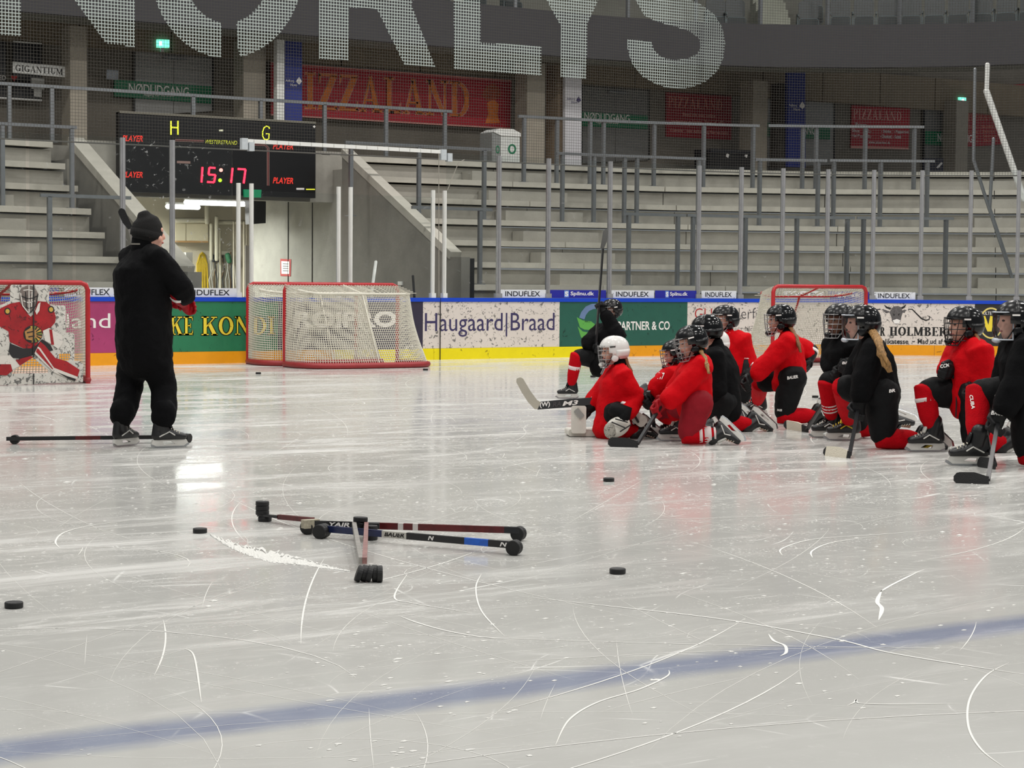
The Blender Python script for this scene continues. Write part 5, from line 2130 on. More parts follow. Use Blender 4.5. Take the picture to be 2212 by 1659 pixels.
for i in range(3):
    puck_part(T, fb + Vector((0, 0, .0127 + .0255 * i)) + _rt * (.004 * (i % 2)), (.03, .02, 1))
puck_part(T, f0 + Vector((0, 0, .0)) + _rt * .01 + ah * .02, _rt * .3 + Vector((0, 0, 1)))
puck_part(T, f0 + Vector((0, 0, .026)) + _rt * .012 + ah * .02, Vector((0.05, 0, 1)))
mb = MB()
mb.box(f0 + _rt * .06 + ah * .04 - Vector((0, 0, .01)), (.10, .05, .03), (_rt, ah, Vector((0, 0, 1))))
obj('tape_wrap', mb, tape_k, T)
T = thing('stick_trainer', 'long black stick shaft on pucks lying behind the coach\'s skates', 'stick trainer', atz(210, 950, 0), 'stick trainers on the ice')
c1 = wheels(T, 33, 949, toC, 2)
c2 = wheels(T, 402, 946, _rt + toC * .4, 2)
pa_, pb_ = c1 - _rt * .06 + Vector((0, 0, .008)) + toC * .05, c2 + Vector((0, 0, .012)) + toC * .02
shaft(T, pa_, pa_.lerp(pb_, .38), shaft_k, w=.03, h=.03)
shaft(T, pa_.lerp(pb_, .38), pa_.lerp(pb_, .52), shaft_r, 'shaft_red', .03, .03)
shaft(T, pa_.lerp(pb_, .52), pb_, shaft_k, 'shaft_end', .03, .03)
shaft_text(T, pa_, pb_, .13, .30, 'BAUER', ink_white, True)


ZV_ = Vector((0, 0, 1))


def stick(label, butt, heel, toe, blade_m, shaft_m=None, tape=None, curve=.02, bh=.08, sw=.03, grip=None, parts=()):
    butt, heel, toe = Vector(butt), Vector(heel), Vector(toe)
    shaft_m = shaft_m or shaft_k
    e = (toe - heel)
    L_ = e.length
    e.normalize()
    sd = (butt - heel).normalized()
    u = sd - e * sd.dot(e)
    u.normalize()
    if heel.z < .02:
        u = ZV_ * .85 + u * .25
        u = u - e * u.dot(e)
        u.normalize()
    w = e.cross(u)
    t = thing('hockey_stick', label, 'hockey stick', heel, 'hockey sticks')
    s0 = heel + u * .03
    if grip:
        cut = s0.lerp(butt, grip)
        shaft(t, s0, cut, shaft_m, 'shaft', sw, .021)
        shaft(t, cut, butt, tape_w, 'grip_tape', sw * 1.08, .025)
    else:
        shaft(t, s0, butt, shaft_m, 'shaft', sw, .021)
    n = 12

    def blade(u0, u1, th, m_, nm, grow=0.0):
        mb = MB()
        vs = []
        for i in range(n + 1):
            q_ = u0 + (u1 - u0) * i / n
            c = heel + e * (L_ * q_) + w * (curve * q_ * q_)
            tip = max(0, (q_ - .86) / .14)
            lo = tip * tip * .022
            hi = bh * (.66 + .34 * min(1, max(0, q_) * 2.6)) * (1 - .35 * tip * tip)
            for s in (-1, 1):
                vs.append(c + u * (lo - grow) + w * (s * th))
                vs.append(c + u * (hi + grow) + w * (s * th))
        fs = []
        for i in range(n):
            o_ = i * 4
            for a_, b_ in ((0, 1), (1, 3), (3, 2), (2, 0)):
                fs.append((o_ + a_, o_ + b_, o_ + 4 + b_, o_ + 4 + a_))
        fs += [(0, 1, 3, 2), (n * 4, n * 4 + 2, n * 4 + 3, n * 4 + 1)]
        mb.add(vs, fs)
        return obj(nm, mb, m_, t)
    blade(-.03, 1, .006, blade_m, 'blade')
    if tape:
        blade(tape[0], tape[1], .0075, tape[2], 'blade_tape', .002)
    return t

# ================================================================== PEOPLE
ZV = Vector((0, 0, 1))
skin = mat('skin_light', rgb(222, 168, 148), 0.55, var=0.08, vscale=12)
skin_b = mat('skin_brown', rgb(122, 82, 62), 0.55, var=0.08, vscale=12)
jred = mat('jersey_red', rgb(200, 2, 16), 0.8, spec=.12, var=0.1, vscale=9, bump=0.25, bscale=45)
jblk = mat('jersey_black', rgb(10, 10, 12), 0.85, spec=.12, var=0.15, vscale=9, bump=0.25, bscale=45)
pblk = mat('pants_black', rgb(12, 12, 14), 0.75, spec=.2, var=0.15, vscale=9, bump=0.2, bscale=40)
pred = mat('pants_red', rgb(140, 18, 32), 0.7, spec=.2, var=0.12, vscale=9, bump=0.2, bscale=40)
sred = mat('sock_red', rgb(186, 4, 20), 0.85, spec=.12, var=0.12, vscale=14, bump=0.4, bscale=110)
swht = mat('sock_white', rgb(222, 206, 204), 0.85, bump=0.3, bscale=110)
gblk = mat('glove_black', rgb(14, 14, 16), 0.6, spec=.3, var=0.2, vscale=25)
gred = mat('glove_red', rgb(150, 6, 20), 0.6, spec=.2, var=0.15, vscale=25)
boot_m = mat('boot_black', rgb(18, 18, 20), 0.4, var=0.25, vscale=25)
hold_m = mat('holder_white', rgb(206, 204, 198), 0.4, var=0.08, vscale=20)
blade_s = mat('blade_steel', rgb(170, 172, 174), 0.25, 0.9)
lace_m = mat('lace', rgb(200, 194, 180), 0.8)
helm_k = mat('helmet_black', rgb(8, 8, 10), 0.16, coat=0.1, spec=.4, var=0.1, vscale=20)
helm_k2 = mat('helmet_panel', rgb(13, 13, 15), 0.28, spec=.4)
helm_w = mat('helmet_white', rgb(226, 224, 220), 0.3, coat=0.3)
cage_s = mat('cage_steel', rgb(150, 150, 150), 0.35, 0.6)
cage_k = mat('cage_black', rgb(30, 30, 32), 0.35, 0.3)
hair_m = mat('hair_blond', rgb(164, 124, 74), 0.6, var=0.6, vscale=60, stretch=(1, 1, .12), bump=.6, bscale=90)
hair_br = mat('hair_brown', rgb(128, 84, 48), 0.6, var=0.35, vscale=40, stretch=(1, 1, .15))
eye_w = mat('eye', rgb(60, 48, 44), 0.3)
lip_m = mat('lips', rgb(176, 96, 92), 0.5)
visor_m = clear_mat('visor', (0.94, 0.96, 0.98), 1.0, 0.3, 40)


def frame(alpha, pitch=0.0, tilt=0.0):
    a = radians(alpha)
    f = _rt * cos(a) + ah * sin(a)
    l = ZV.cross(f)
    u = ZV.copy()
    p = radians(pitch)
    f, u = f * cos(p) - u * sin(p), u * cos(p) + f * sin(p)
    q = radians(tilt)
    l, u = l * cos(q) + u * sin(q), u * cos(q) - l * sin(q)
    return f, l, u


def shell(c, F_, L_, U_, r, keep, n=28, m=18, e=2.3, k=1.0):
    mb = MB()
    idx = {}
    vs = []

    def sp(v):
        return math.copysign(abs(v) ** (2 / e), v)
    grid = []
    for i in range(m + 1):
        th = pi * i / m
        row = []
        for j in range(n):
            ph = 2 * pi * j / n
            x = sp(sin(th)) * sp(cos(ph))
            y = sp(sin(th)) * sp(sin(ph))
            z = sp(cos(th))
            row.append((x, y, z))
        grid.append(row)
    fs = []
    for i in range(m):
        for j in range(n):
            q = [grid[i][j], grid[i + 1][j], grid[i + 1][(j + 1) % n], grid[i][(j + 1) % n]]
            cx, cy, cz = [sum(v[t] for v in q) / 4 for t in range(3)]
            if not keep(cx, cy, cz):
                continue
            f = []
            for v in q:
                key = tuple(round(t, 5) for t in v)
                if key not in idx:
                    idx[key] = len(vs)
                    vs.append(c + F_ * (v[0] * r[0] * k) + L_ * (v[1] * r[1] * k) + U_ * (v[2] * r[2] * k))
                f.append(idx[key])
            g = []
            for t in f:
                if t not in g:
                    g.append(t)
            if len(g) >= 3:
                fs.append(tuple(g))
    mb.add(vs, fs)
    return mb


def solidify(o, t):
    s = o.modifiers.new('thickness', 'SOLIDIFY')
    s.thickness = t
    s.offset = 1
    return o


def helmet(par, c, F_, L_, U_, k, m_shell, m_panel, cage=cage_s, kind='cage', goalie=False):
    r = (.130 * k, .105 * k, .119 * k)
    c0 = c + U_ * (.012 * k) - F_ * .008 * k

    def keep(x, y, z):
        lim = .16 if x > .52 else (-.42 if x < .25 else -.42 + (x - .25) / .27 * .58)
        if x < -.3:
            lim = -.62
        return z > lim
    h = obj('helmet', shell(c0, F_, L_, U_, r, keep), m_shell, par, True)
    solidify(h, .008)
    p = obj('front_shell', shell(c0, F_, L_, U_, r, lambda x, y, z: keep(x, y, z) and x > -.02 and z > .12 and abs(y) > .0, k=1.045), m_panel, h, True)
    solidify(p, .005)
    p = obj('rear_band', shell(c0, F_, L_, U_, r, lambda x, y, z: x < -.12 and -.6 < z < .02, k=1.045), m_panel, h, True)
    solidify(p, .005)
    # crown ridges and vents
    dark = helm_k2 if m_shell is helm_w else mat('vent_dark', rgb(5, 5, 6), 0.6)
    for x, y in ((.55, .28), (.55, -.28), (.2, .34), (.2, -.34), (-.25, .34), (-.25, -.34), (.85, .0)):
        z = sqrt(max(0.05, 1 - x * x * .85 - y * y))
        d_ = (F_ * x + L_ * y + U_ * z).normalized()
        pt = c0 + F_ * (x * r[0] * 1.03) + L_ * (y * r[1] * 1.03) + U_ * (z * r[2] * 1.03)
        s_ = F_ - d_ * F_.dot(d_)
        s_.normalize()
        mb = MB()
        mb.ball(pt, (.026 * k, .0075 * k, .006 * k), (s_, d_.cross(s_), d_), 8, 6)
        obj('vent', mb, dark if goalie or m_shell is helm_w else dark, h, True)
    for s in (-1, 1):
        mb = MB()
        pt = c0 + L_ * (s * r[1] * 1.055) + F_ * .03 * k + U_ * .03 * k
        mb.box(pt, (.05 * k, .006, .011 * k), (F_, L_, U_))
        obj('side_mark', mb, ink_white if m_shell is not helm_w else ink_black, h)
        mb = MB()
        mb.ball(c0 + L_ * (s * r[1] * .93) + F_ * .012 - U_ * .075 * k, (.035 * k, .012, .034 * k), (F_, L_, U_), 10, 8)
        obj('ear_guard', mb, m_panel, h, True)
        mb = MB()
        mb.tube([c0 + L_ * (s * r[1] * .95) + F_ * .04 * k - U_ * .06 * k, c0 + L_ * (s * .06 * k) + F_ * .075 * k - U_ * .13 * k, c0 + F_ * .085 * k - U_ * .142 * k], .005, 5)
        obj('chin_strap', mb, dark if m_shell is helm_w else pblk, h, True)
    # face protection
    W = []

    def cp(phi, z):
        a = radians(phi)
        t_ = (z - .05) / -.2
        rx = (.147 - .028 * max(0, t_ - .45)) * k
        ry = (.098 - .03 * max(0, t_ - .4)) * k
        return c + F_ * (rx * cos(a) ** .8 if cos(a) > 0 else 0) + L_ * (ry * sin(a)) + U_ * (z * k)
    if kind == 'cage':
        mb = MB()
        for z in (.05, .012, -.03, -.072, -.112):
            mb.tube([cp(ph, z) for ph in range(-84, 85, 14)], .0034 * k, 5)
        for ph in (-66, -42, -16, 16, 42, 66):
            mb.tube([cp(ph * (1 - .25 * i / 6), .055 - .2 * i / 6) for i in range(7)], .0031 * k, 5)
        mb.tube([cp(ph, -.145) for ph in range(-60, 61, 12)], .0045 * k, 5)
        mb.tube([cp(-84, .05), cp(-84, -.07), cp(-60, -.145)], .0045 * k, 5)
        mb.tube([cp(84, .05), cp(84, -.07), cp(60, -.145)], .0045 * k, 5)
        obj('cage', mb, cage, h)
        mb = MB()
        mb.ball(c + F_ * .118 * k - U_ * .118 * k, (.03 * k, .042 * k, .022 * k), (F_, L_, U_), 10, 8)
        obj('chin_cup', mb, helm_k2 if m_shell is not helm_w else helm_w, h, True)
    else:
        mb = MB()
        vs, fs = [], []
        nz, np_ = 8, 14
        for i in range(nz + 1):
            for j in range(np_ + 1):
                vs.append(cp(-80 + 160 * j / np_, .06 - .18 * i / nz))
        for i in range(nz):
            for j in range(np_):
                fs.append((i * (np_ + 1) + j, i * (np_ + 1) + j + 1, (i + 1) * (np_ + 1) + j + 1, (i + 1) * (np_ + 1) + j))
        mb.add(vs, fs)
        obj('visor', mb, visor_m, h, True)
        mb = MB()
        mb.tube([cp(-80 + 160 * j / 14, .06) for j in range(15)], .005, 5)
        mb.tube([cp(-80 + 160 * j / 14, -.12) for j in range(15)], .006, 5)
        mb.tube([cp(80, .06), cp(80, -.12)], .006, 5)
        mb.tube([cp(-80, .06), cp(-80, -.12)], .006, 5)
        obj('visor_rim', mb, mat('visor_rim', rgb(190, 196, 204), 0.3), h)
        mb = MB()
        mb.ball(c + F_ * .12 * k - U_ * .125 * k, (.03 * k, .06 * k, .02 * k), (F_, L_, U_), 10, 8)
        obj('chin_cup', mb, mat('visor_rim', rgb(190, 196, 204), 0.3), h, True)
    return h


def head_shapes(mb, c, F_, L_, U_, k):
    mb.ball(c + U_ * .02 * k, (.098 * k, .076 * k, .105 * k), (F_, L_, U_), 16, 12)
    mb.ball(c + F_ * .03 * k - U_ * .06 * k, (.064 * k, .058 * k, .062 * k), (F_, L_, U_), 14, 10)
    mb.ball(c + F_ * .062 * k - U_ * .1 * k, (.026 * k, .03 * k, .022 * k), (F_, L_, U_), 10, 8)
    mb.tube([c + F_ * .09 * k + U_ * .012 * k, c + F_ * .108 * k - U_ * .03 * k], [.011 * k, .016 * k], 8)
    mb.ball(c + F_ * .085 * k - U_ * .064 * k, (.018 * k, .026 * k, .014 * k), (F_, L_, U_), 8, 6)
    mb.tube([c + F_ * .086 * k + L_ * .05 * k + U_ * .026 * k, c + F_ * .095 * k + L_ * .012 * k + U_ * .024 * k], .009 * k, 6)
    mb.tube([c + F_ * .086 * k - L_ * .05 * k + U_ * .026 * k, c + F_ * .095 * k - L_ * .012 * k + U_ * .024 * k], .009 * k, 6)
    for s in (-1, 1):
        mb.ball(c + L_ * (s * .078 * k) - U_ * .012 * k - F_ * .005, (.018 * k, .008 * k, .03 * k), (F_, L_, U_), 8, 6)
        mb.ball(c + F_ * .066 * k + L_ * (s * .042 * k) - U_ * .04 * k, (.026 * k, .024 * k, .026 * k), (F_, L_, U_), 8, 6)


def face_parts(par, c, F_, L_, U_, k):
    for s in (-1, 1):
        mb = MB()
        mb.ball(c + F_ * .086 * k + L_ * (s * .033 * k) + U_ * .004 * k, (.010 * k, .014 * k, .008 * k), (F_, L_, U_), 8, 6)
        obj('eye', mb, eye_w, par, True)
    mb = MB()
    mb.tube([c + F_ * .094 * k + L_ * .022 * k - U_ * .066 * k, c + F_ * .102 * k - U_ * .064 * k, c + F_ * .094 * k - L_ * .022 * k - U_ * .066 * k], .006 * k, 6)
    obj('mouth', mb, lip_m, par, True)


def glove(par, gc, d, g, m_, k=1.0, cuff=True, name='glove', side=1):
    """gc: centre of the grip, d: the way the hand points, g: axis the fingers close around."""
    d = d.normalized()
    g = (g - d * g.dot(d)).normalized()
    n = d.cross(g) * side
    w = gc - d * .055 * k + n * .034 * k
    mb = MB()
    mb.tube([w - d * .12 * k, w - d * .05 * k, w], [(.072 * k, .066 * k), (.066 * k, .056 * k), (.052 * k, .042 * k)], 12, side=g)
    mb.tube([w - d * .01, w + d * .04 * k, w + d * .078 * k], [(.05 * k, .034 * k), (.057 * k, .036 * k), (.056 * k, .03 * k)], 12, side=g)
    for i in range(4):
        o_ = g * ((i - 1.5) * .029 * k)
        ln = (.92, 1.0, .98, .84)[i] * k
        b = w + d * .075 * k + o_
        mb.tube([b, b + d * .035 * ln - n * .012 * k, b + d * .038 * ln - n * .05 * ln, b + d * .008 * ln - n * .066 * ln], [.0165 * k, .0165 * k, .015 * k, .0135 * k], 8)
    t0 = w + d * .018 * k + g * .05 * k
    mb.tube([t0, t0 + d * .028 * k + g * .018 * k - n * .03 * k, t0 + d * .05 * k - g * .01 * k - n * .062 * k], [.019 * k, .018 * k, .015 * k], 8)
    o = link(name, solid(mb, .008, 2), m_, par)
    mb = MB()
    mb.tube([w - d * .125 * k, w - d * .10 * k], [(.076 * k, .07 * k), (.075 * k, .069 * k)], 14, side=g, cap=None)
    obj('cuff_trim', mb, ink_white, o, True)
    for s in (-.5, .5):
        mb = MB()
        mb.ball(w + d * .03 * k + n * .036 * k + g * (s * .05 * k), (.03 * k, .02 * k, .009 * k), (d, g, n), 8, 6)
        obj('back_roll', mb, m_, o, True)
    return o, w


def skate(par, ankle, toe_dir, sole, k=1.0, m_=None, accent=None, lace=lace_m, hold=None):
    f = Vector(toe_dir).normalized()
    dn = Vector(sole)
    dn = (dn - f * dn.dot(f)).normalized()
    u = -dn
    s = f.cross(u)

    def P(x, z, y=0):
        return ankle + f * (x * k) + u * (z * k) + s * (y * k)
    mb = MB()
    mb.tube([P(-.02, .075), P(-.012, .03), P(0, -.02)], [(.052 * k, .055 * k), (.05 * k, .05 * k), (.048 * k, .05 * k)], 12, side=s)
    mb.tube([P(-.055, -.05), P(.02, -.035), P(.09, -.05), P(.15, -.06)], [(.037 * k, .038 * k), (.042 * k, .05 * k), (.044 * k, .036 * k), (.034 * k, .026 * k)], 12, side=s)
    mb.tube([P(-.05, .05), P(-.062, -.05)], [.03 * k, .034 * k], 8)
    o = link('skate', solid(mb, .0085, 2), m_ or boot_m, par)
    mb = MB()
    prof = [(-.088, -.082), (.02, -.082), (.17, -.082), (.182, -.105), (.15, -.128), (-.06, -.128), (-.095, -.112)]
    h1 = [(-.01, -.095), (.05, -.092), (.085, -.112), (.0, -.118)]
    mb.poly([[P(x, z, -.013) for x, z in prof], [P(x, z, -.013) for x, z in h1]], s * (.026 * k))
    obj('blade_holder', mb, hold or hold_m, o)
    mb = MB()
    bl = [(-.10, -.112), (-.06, -.124), (.15, -.124), (.188, -.104), (.196, -.118), (.165, -.138), (.1, -.142), (-.05, -.142), (-.095, -.134)]
    mb.poly([[P(x, z, -.0025) for x, z in bl]], s * (.005 * k))
    obj('blade', mb, blade_s, o)
    mb = MB()
    mb.tube([P(.035, .06), P(.05, .02), P(.06, -.005)], [(.028 * k, .012 * k)] * 3, 8, side=s)
    obj('tongue', mb, accent or helm_k2, o, True)
    for i in range(4):
        x, z = .06 + i * .02, .006 - i * .011
        mb = MB()
        mb.tube([P(x - .012, z - .006, .034), P(x, z + .004, 0), P(x + .006, z - .006, -.034)], .0036 * k, 5)
        obj('lace', mb, lace, o)
    for yy in (.046, -.046):
        mb = MB()
        mb.tube([P(-.04, -.055, yy * .82), P(.03, -.02, yy), P(.07, -.045, yy * .98)], .005 * k, 5)
        obj('side_stripe', mb, accent or hold_m, o)
    return o


def decal(target, s, x, y, w, h, ang, m_, par, name='lettering', bold=.03, shear=.15, VF=None):
    """Lay printed letters onto a garment: each outline point is carried to the surface it is printed on."""
    me = target.data
    bvh = BVHTree.FromPolygons([v.co for v in me.vertices], [tuple(p.vertices) for p in me.polygons])
    V, F = VF or text_flat(s, bold, shear)
    ca, sa = cos(radians(ang)), sin(radians(ang))
    out = []
    ok = True
    last = None
    for u, v in V:
        dx = (u - .5) * w
        dy = -(v - .5) * h
        d_ = ray(x + dx * ca - dy * sa, y + dx * sa + dy * ca).normalized()
        loc, nor, i, ds = bvh.ray_cast(CAM, d_)
        if loc is None:
            ok = False
            break
        out.append(loc - d_ * .007)
    if not ok:
        return None
    me2 = bpy.data.meshes.new(name)
    me2.from_pydata(out, [], F)
    return link(name, me2, m_, par)


HANDS = {}


def person(key, label, base, alpha, head, neck, chest, pelvis, arms, legs, k=1.0, jersey=jred, pants=pblk, sock=sred, gl=gblk, skn=skin, halpha=None, hpitch=0, htilt=0,
           hem=None, hel=(helm_k, helm_k2, cage_s, 'cage'), hair=None, sw=.175, bulk=1.0, coach=False, stripes=None, hatm=None, sleeve=1.1, extra=None, lacec=None, accent=None, hold=None, hs=1.0, thick=1.0):
    b0 = atz(*base, 0)
    Z0 = depth(b0)

    def J(x, y, dz=0.0):
        return atd(x, y, Z0 + dz)
    F_, L_, U_ = frame(alpha)
    FH, LH, UH = frame(alpha if halpha is None else halpha, hpitch, htilt)
    pel, chs, nek, hed = J(*pelvis), J(*chest), J(*neck), J(*head)
    tor = (nek - pel).normalized()
    sh = {s: nek - tor * .075 * k + L_ * (sg * sw * k) for s, sg in (('L', 1), ('R', -1))}
    hip = {s: pel + L_ * (sg * .095 * k) for s, sg in (('L', 1), ('R', -1))}
    el, wr, hd, gax = {}, {}, {}, {}
    for s in 'LR':
        el[s] = J(*arms[s][0])
        hd[s] = J(*arms[s][1])
        gax[s] = arms[s][2] if len(arms[s]) > 2 and arms[s][2] is not None else (ZV * .8 - F_ * .3)
        if isinstance(gax[s], tuple):
            p0, p1 = J(*gax[s][0]), J(*gax[s][1])
            gax[s] = p0 - p1
    kn, an, td, sl = {}, {}, {}, {}
    for s in 'LR':
        lg = legs[s]
        kn[s] = J(*lg[1])
        if lg[0] == 'plant':
            c_ = atz(lg[2][0], lg[2][1], 0) if len(lg[2]) < 3 or lg[2][2] == 0 else J(lg[2][0], lg[2][1], lg[2][2])
            c_.z = 0
            td[s] = frame(lg[3] if len(lg) > 3 else alpha)[0]
            sl[s] = -ZV
            an[s] = c_ - td[s] * .04 * k + ZV * .142 * k * (.93 if coach else 1)
        else:
            kn[s].z = .075 * k
            an[s] = J(*lg[2])
            t_ = J(*lg[3])
            td[s] = t_ - an[s]
            sl[s] = (an[s] - kn[s])
            an[s].z = max(an[s].z, .07 * k)
    # body: one continuous skin from head to foot
    mb = MB()
    mb.tube([pel - tor * .06 * k, pel + tor * .08 * k, chs, nek - tor * .06 * k], [(.135 * k * bulk, .1 * k), (.125 * k * bulk, .095 * k), (.15 * k * bulk, .105 * k), (.12 * k, .075 * k)], 14, side=L_)
    mb.tube([nek - tor * .08 * k, nek, hed - UH * .03 * k], [.06 * k, .052 * k, .05 * k], 10)
    head_shapes(mb, hed, FH, LH, UH, k * hs)
    for s in 'LR':
        mb.tube([sh[s] - tor * .02, el[s], hd[s] - (hd[s] - el[s]).normalized() * .09 * k], [.055 * k, .045 * k, .032 * k], 10)
        mb.tube([hip[s], hip[s].lerp(kn[s], .5), kn[s], kn[s].lerp(an[s], .4), an[s]], [.09 * k, .08 * k, .052 * k, .045 * k, .026 * k], 10)
        mb.tube([an[s], an[s] + td[s].normalized() * .09 * k + sl[s].normalized() * .05 * k], [.024 * k, .018 * k], 8)
    body = link('person', solid(mb, .0125, 3), skn)
    tag(body, label, 'person', 'people on the ice')
    face_parts(body, hed, FH, LH, UH, k * hs)
    # jersey
    mb = MB()
    hm = J(*hem) if hem else pel - tor * .1 * k
    B_ = bulk
    mb.tube([hm, hm.lerp(pel, .6), pel.lerp(chs, .45), chs, nek - tor * .085 * k, nek - tor * .02 * k],
            [(.178 * k * B_, .148 * k * B_), (.18 * k * B_, .152 * k * B_), (.182 * k * B_, .148 * k * B_), (.196 * k * B_, .15 * k * B_), (.17 * k * B_ ** .5, .115 * k), (.078 * k, .076 * k)], 18, side=L_)
    for s in 'LR':
        dr = (hd[s] - el[s]).normalized()
        wq = hd[s] - dr * .13 * k
        mb.tube([sh[s] - L_ * (.05 * k if s == 'L' else -.05 * k), sh[s], sh[s].lerp(el[s], .5), el[s], el[s].lerp(wq, .6), wq],
                [.085 * k * sleeve, .092 * k * sleeve, .086 * k * sleeve, .086 * k * sleeve, .082 * k * sleeve, .078 * k * sleeve], 12)
    if coach:
        for s in 'LR':
            mb.tube([hip[s], hip[s].lerp(kn[s], .5), kn[s], kn[s].lerp(an[s], .5), an[s] + ZV * .1], [(.125 * k, .135 * k), (.115 * k, .118 * k), (.094 * k, .096 * k), (.09 * k, .09 * k), (.084 * k, .085 * k)], 14)
            mb.tube([an[s] + ZV * .15, an[s] + ZV * .08], [.083 * k, .076 * k], 12)
    J_ = link('tracksuit' if coach else 'jersey', solid(mb, .0155, 3, .034, TEX2), jersey, body)
    mb = MB()
    mb.tube([nek - tor * .03 * k, nek + tor * (.05 if coach else .022) * k], [(.085 * k, .085 * k) if coach else (.072 * k, .07 * k), (.075 * k, .078 * k) if coach else (.064 * k, .062 * k)], 16, side=L_)
    obj('collar', mb, jblk, body, True)
    # pants
    mb = MB()
    mb.tube([hip['L'] + L_ * .02, hip['R'] - L_ * .02], [.135 * k * B_ ** .5, .135 * k * B_ ** .5], 14)
    for s in 'LR':
        e_ = hip[s].lerp(kn[s], .86)
        mb.tube([hip[s], hip[s].lerp(kn[s], .5), e_], [.128 * k * thick, .118 * k * thick, .1 * k * thick], 14)
    P_ = None if coach else link('pants', solid(mb, .0155, 4, .018), pants, body)
    out = dict(body=body, jersey=J_, pants=P_, J=J, Z0=Z0, sh=sh, el=el, hd=hd, kn=kn, an=an, F=F_, L=L_, k=k, hed=hed, FH=FH, LH=LH, UH=UH)
    # socks
    for s in 'LR':
        if not coach:
            mb = MB()
            th = hip[s].lerp(kn[s], .80)
            mb.tube([th, kn[s], kn[s].lerp(an[s], .3), kn[s].lerp(an[s], .65), an[s] + (kn[s] - an[s]).normalized() * .06 * k], [.086 * k, .088 * k, .078 * k, .07 * k, .056 * k], 14)
            so = link('sock', solid(mb, .0125, 3, .008), sock, body)
            out['sock' + s] = so
            if stripes and s in stripes:
                for q, wd_, m_ in stripes[s]:
                    a_ = kn[s].lerp(an[s], q)
                    b_ = kn[s].lerp(an[s], q + wd_)
                    rr = (.083 - .02 * q) * k
                    mb = MB()
                    mb.tube([a_, b_], [rr, rr - .002], 16, cap=None)
                    obj('sock_stripe', mb, m_, so, True)
        skate(body, an[s], td[s], sl[s], k * (.93 if coach else 1), accent=accent, lace=lacec or lace_m, hold=hold)
        g_, w_ = glove(body, hd[s], hd[s] - el[s], gax[s], gl, k, side=1 if s == 'L' else -1)
        out['glove' + s] = g_
        out['w' + s] = w_
    if hel:
        helmet(body, hed, FH, LH, UH, k * hs, hel[0], hel[1], hel[2], hel[3], goalie=hel[0] is helm_w)
    if hair:
        hm_, pts, rad = hair
        P = [J(*p) for p in pts]
        mb = MB()
        rr_ = random.Random(len(pts) * 7 + 1)
        for i in range(9):
            o_ = [Vector((rr_.uniform(-1, 1), rr_.uniform(-1, 1), rr_.uniform(-.3, .3))) * (rad * .75 * (.5 + .5 * sin(pi * (j + .4) / len(P)))) for j in range(len(P))]
            mb.tube([P[j] + o_[j] for j in range(len(P))], [rad * .5 * (1 if j < len(P) - 1 else .35) for j in range(len(P))], 7)
        obj('ponytail', mb, hm_, body, True)
    return out


def gstick(lbl, P, s, heel, toe, butt=None, up=.25, blade_m=tape_k, tape=None, sm=None, grip=None):
    """A stick held in a closed glove: runs from above the fist through it down to the blade on the ice."""
    h = P['hd'][s]
    hl = atz(*heel, 0) if len(heel) == 2 else P['J'](*heel)
    to = atz(*toe, 0) if len(toe) == 2 else P['J'](*toe)
    bt = P['J'](*butt) if butt else h + (h - hl).normalized() * up
    return stick(lbl, bt, hl, to, blade_m, sm, tape, grip=grip)


# ---- the coach
C = person('coach', 'coach in black tracksuit and black knit hat standing with his back turned', (330, 963), 38, (321, 504), (309, 531), (306, 585), (311, 735),
           {'R': [(392, 622, -.12), (409, 657, .10), None], 'L': [(290, 640, .42), (392, 650, .42), None]},
           {'R': ('plant', (353, 838, -.02), (366, 967), 26), 'L': ('plant', (279, 838, .05), (272, 964), 60)},
           k=1.16, jersey=jblk, pants=pblk, gl=gred, hel=None, coach=True, bulk=1.26, sw=.185, hem=(313, 768), halpha=22, hpitch=0, sleeve=1.02)
# knit hat
hc = C['hed']
FH, LH, UH = C['FH'], C['LH'], C['UH']
hatm = mat('knit_hat', rgb(20, 19, 19), 0.95, bump=0.6, bscale=160)
mb = MB()
kk = 1.16
mb.tube([hc + UH * .0 * kk - FH * .012, hc + UH * .05 * kk - FH * .016, hc + UH * .095 * kk - FH * .026, hc + UH * .118 * kk - FH * .036], [(.086 * kk, .112 * kk), (.088 * kk, .11 * kk), (.073 * kk, .09 * kk), (.045 * kk, .052 * kk)], 20, side=LH)
o = link('knit_hat', solid(mb, .012, 3), hatm, C['body'])
mb = MB()
mb.tube([hc - UH * .028 * kk - FH * .025, hc + UH * .02 * kk - FH * .014], [(.085 * kk, .11 * kk), (.088 * kk, .1135 * kk)], 22, side=LH, cap=None)
obj('hat_brim', mb, hatm, o, True)
mb = MB()
for i in range(7):
    a = radians(-60 + 20 * i)
c0 = C['J'](305, 523, -.12)
mb.box(C['J'](293, 527, -.19), (.07, .004, .012), (_rt, ah, ZV))
obj('neck_tag', mb, mat('tag_grey', rgb(120, 116, 108), 0.6), C['body'])
stick('hockey stick rising behind the coach\'s left shoulder', C['J'](330, 690, .45), C['J'](287, 492, .40), C['J'](267, 448, .38), tape_k, shaft_s, bh=.06)

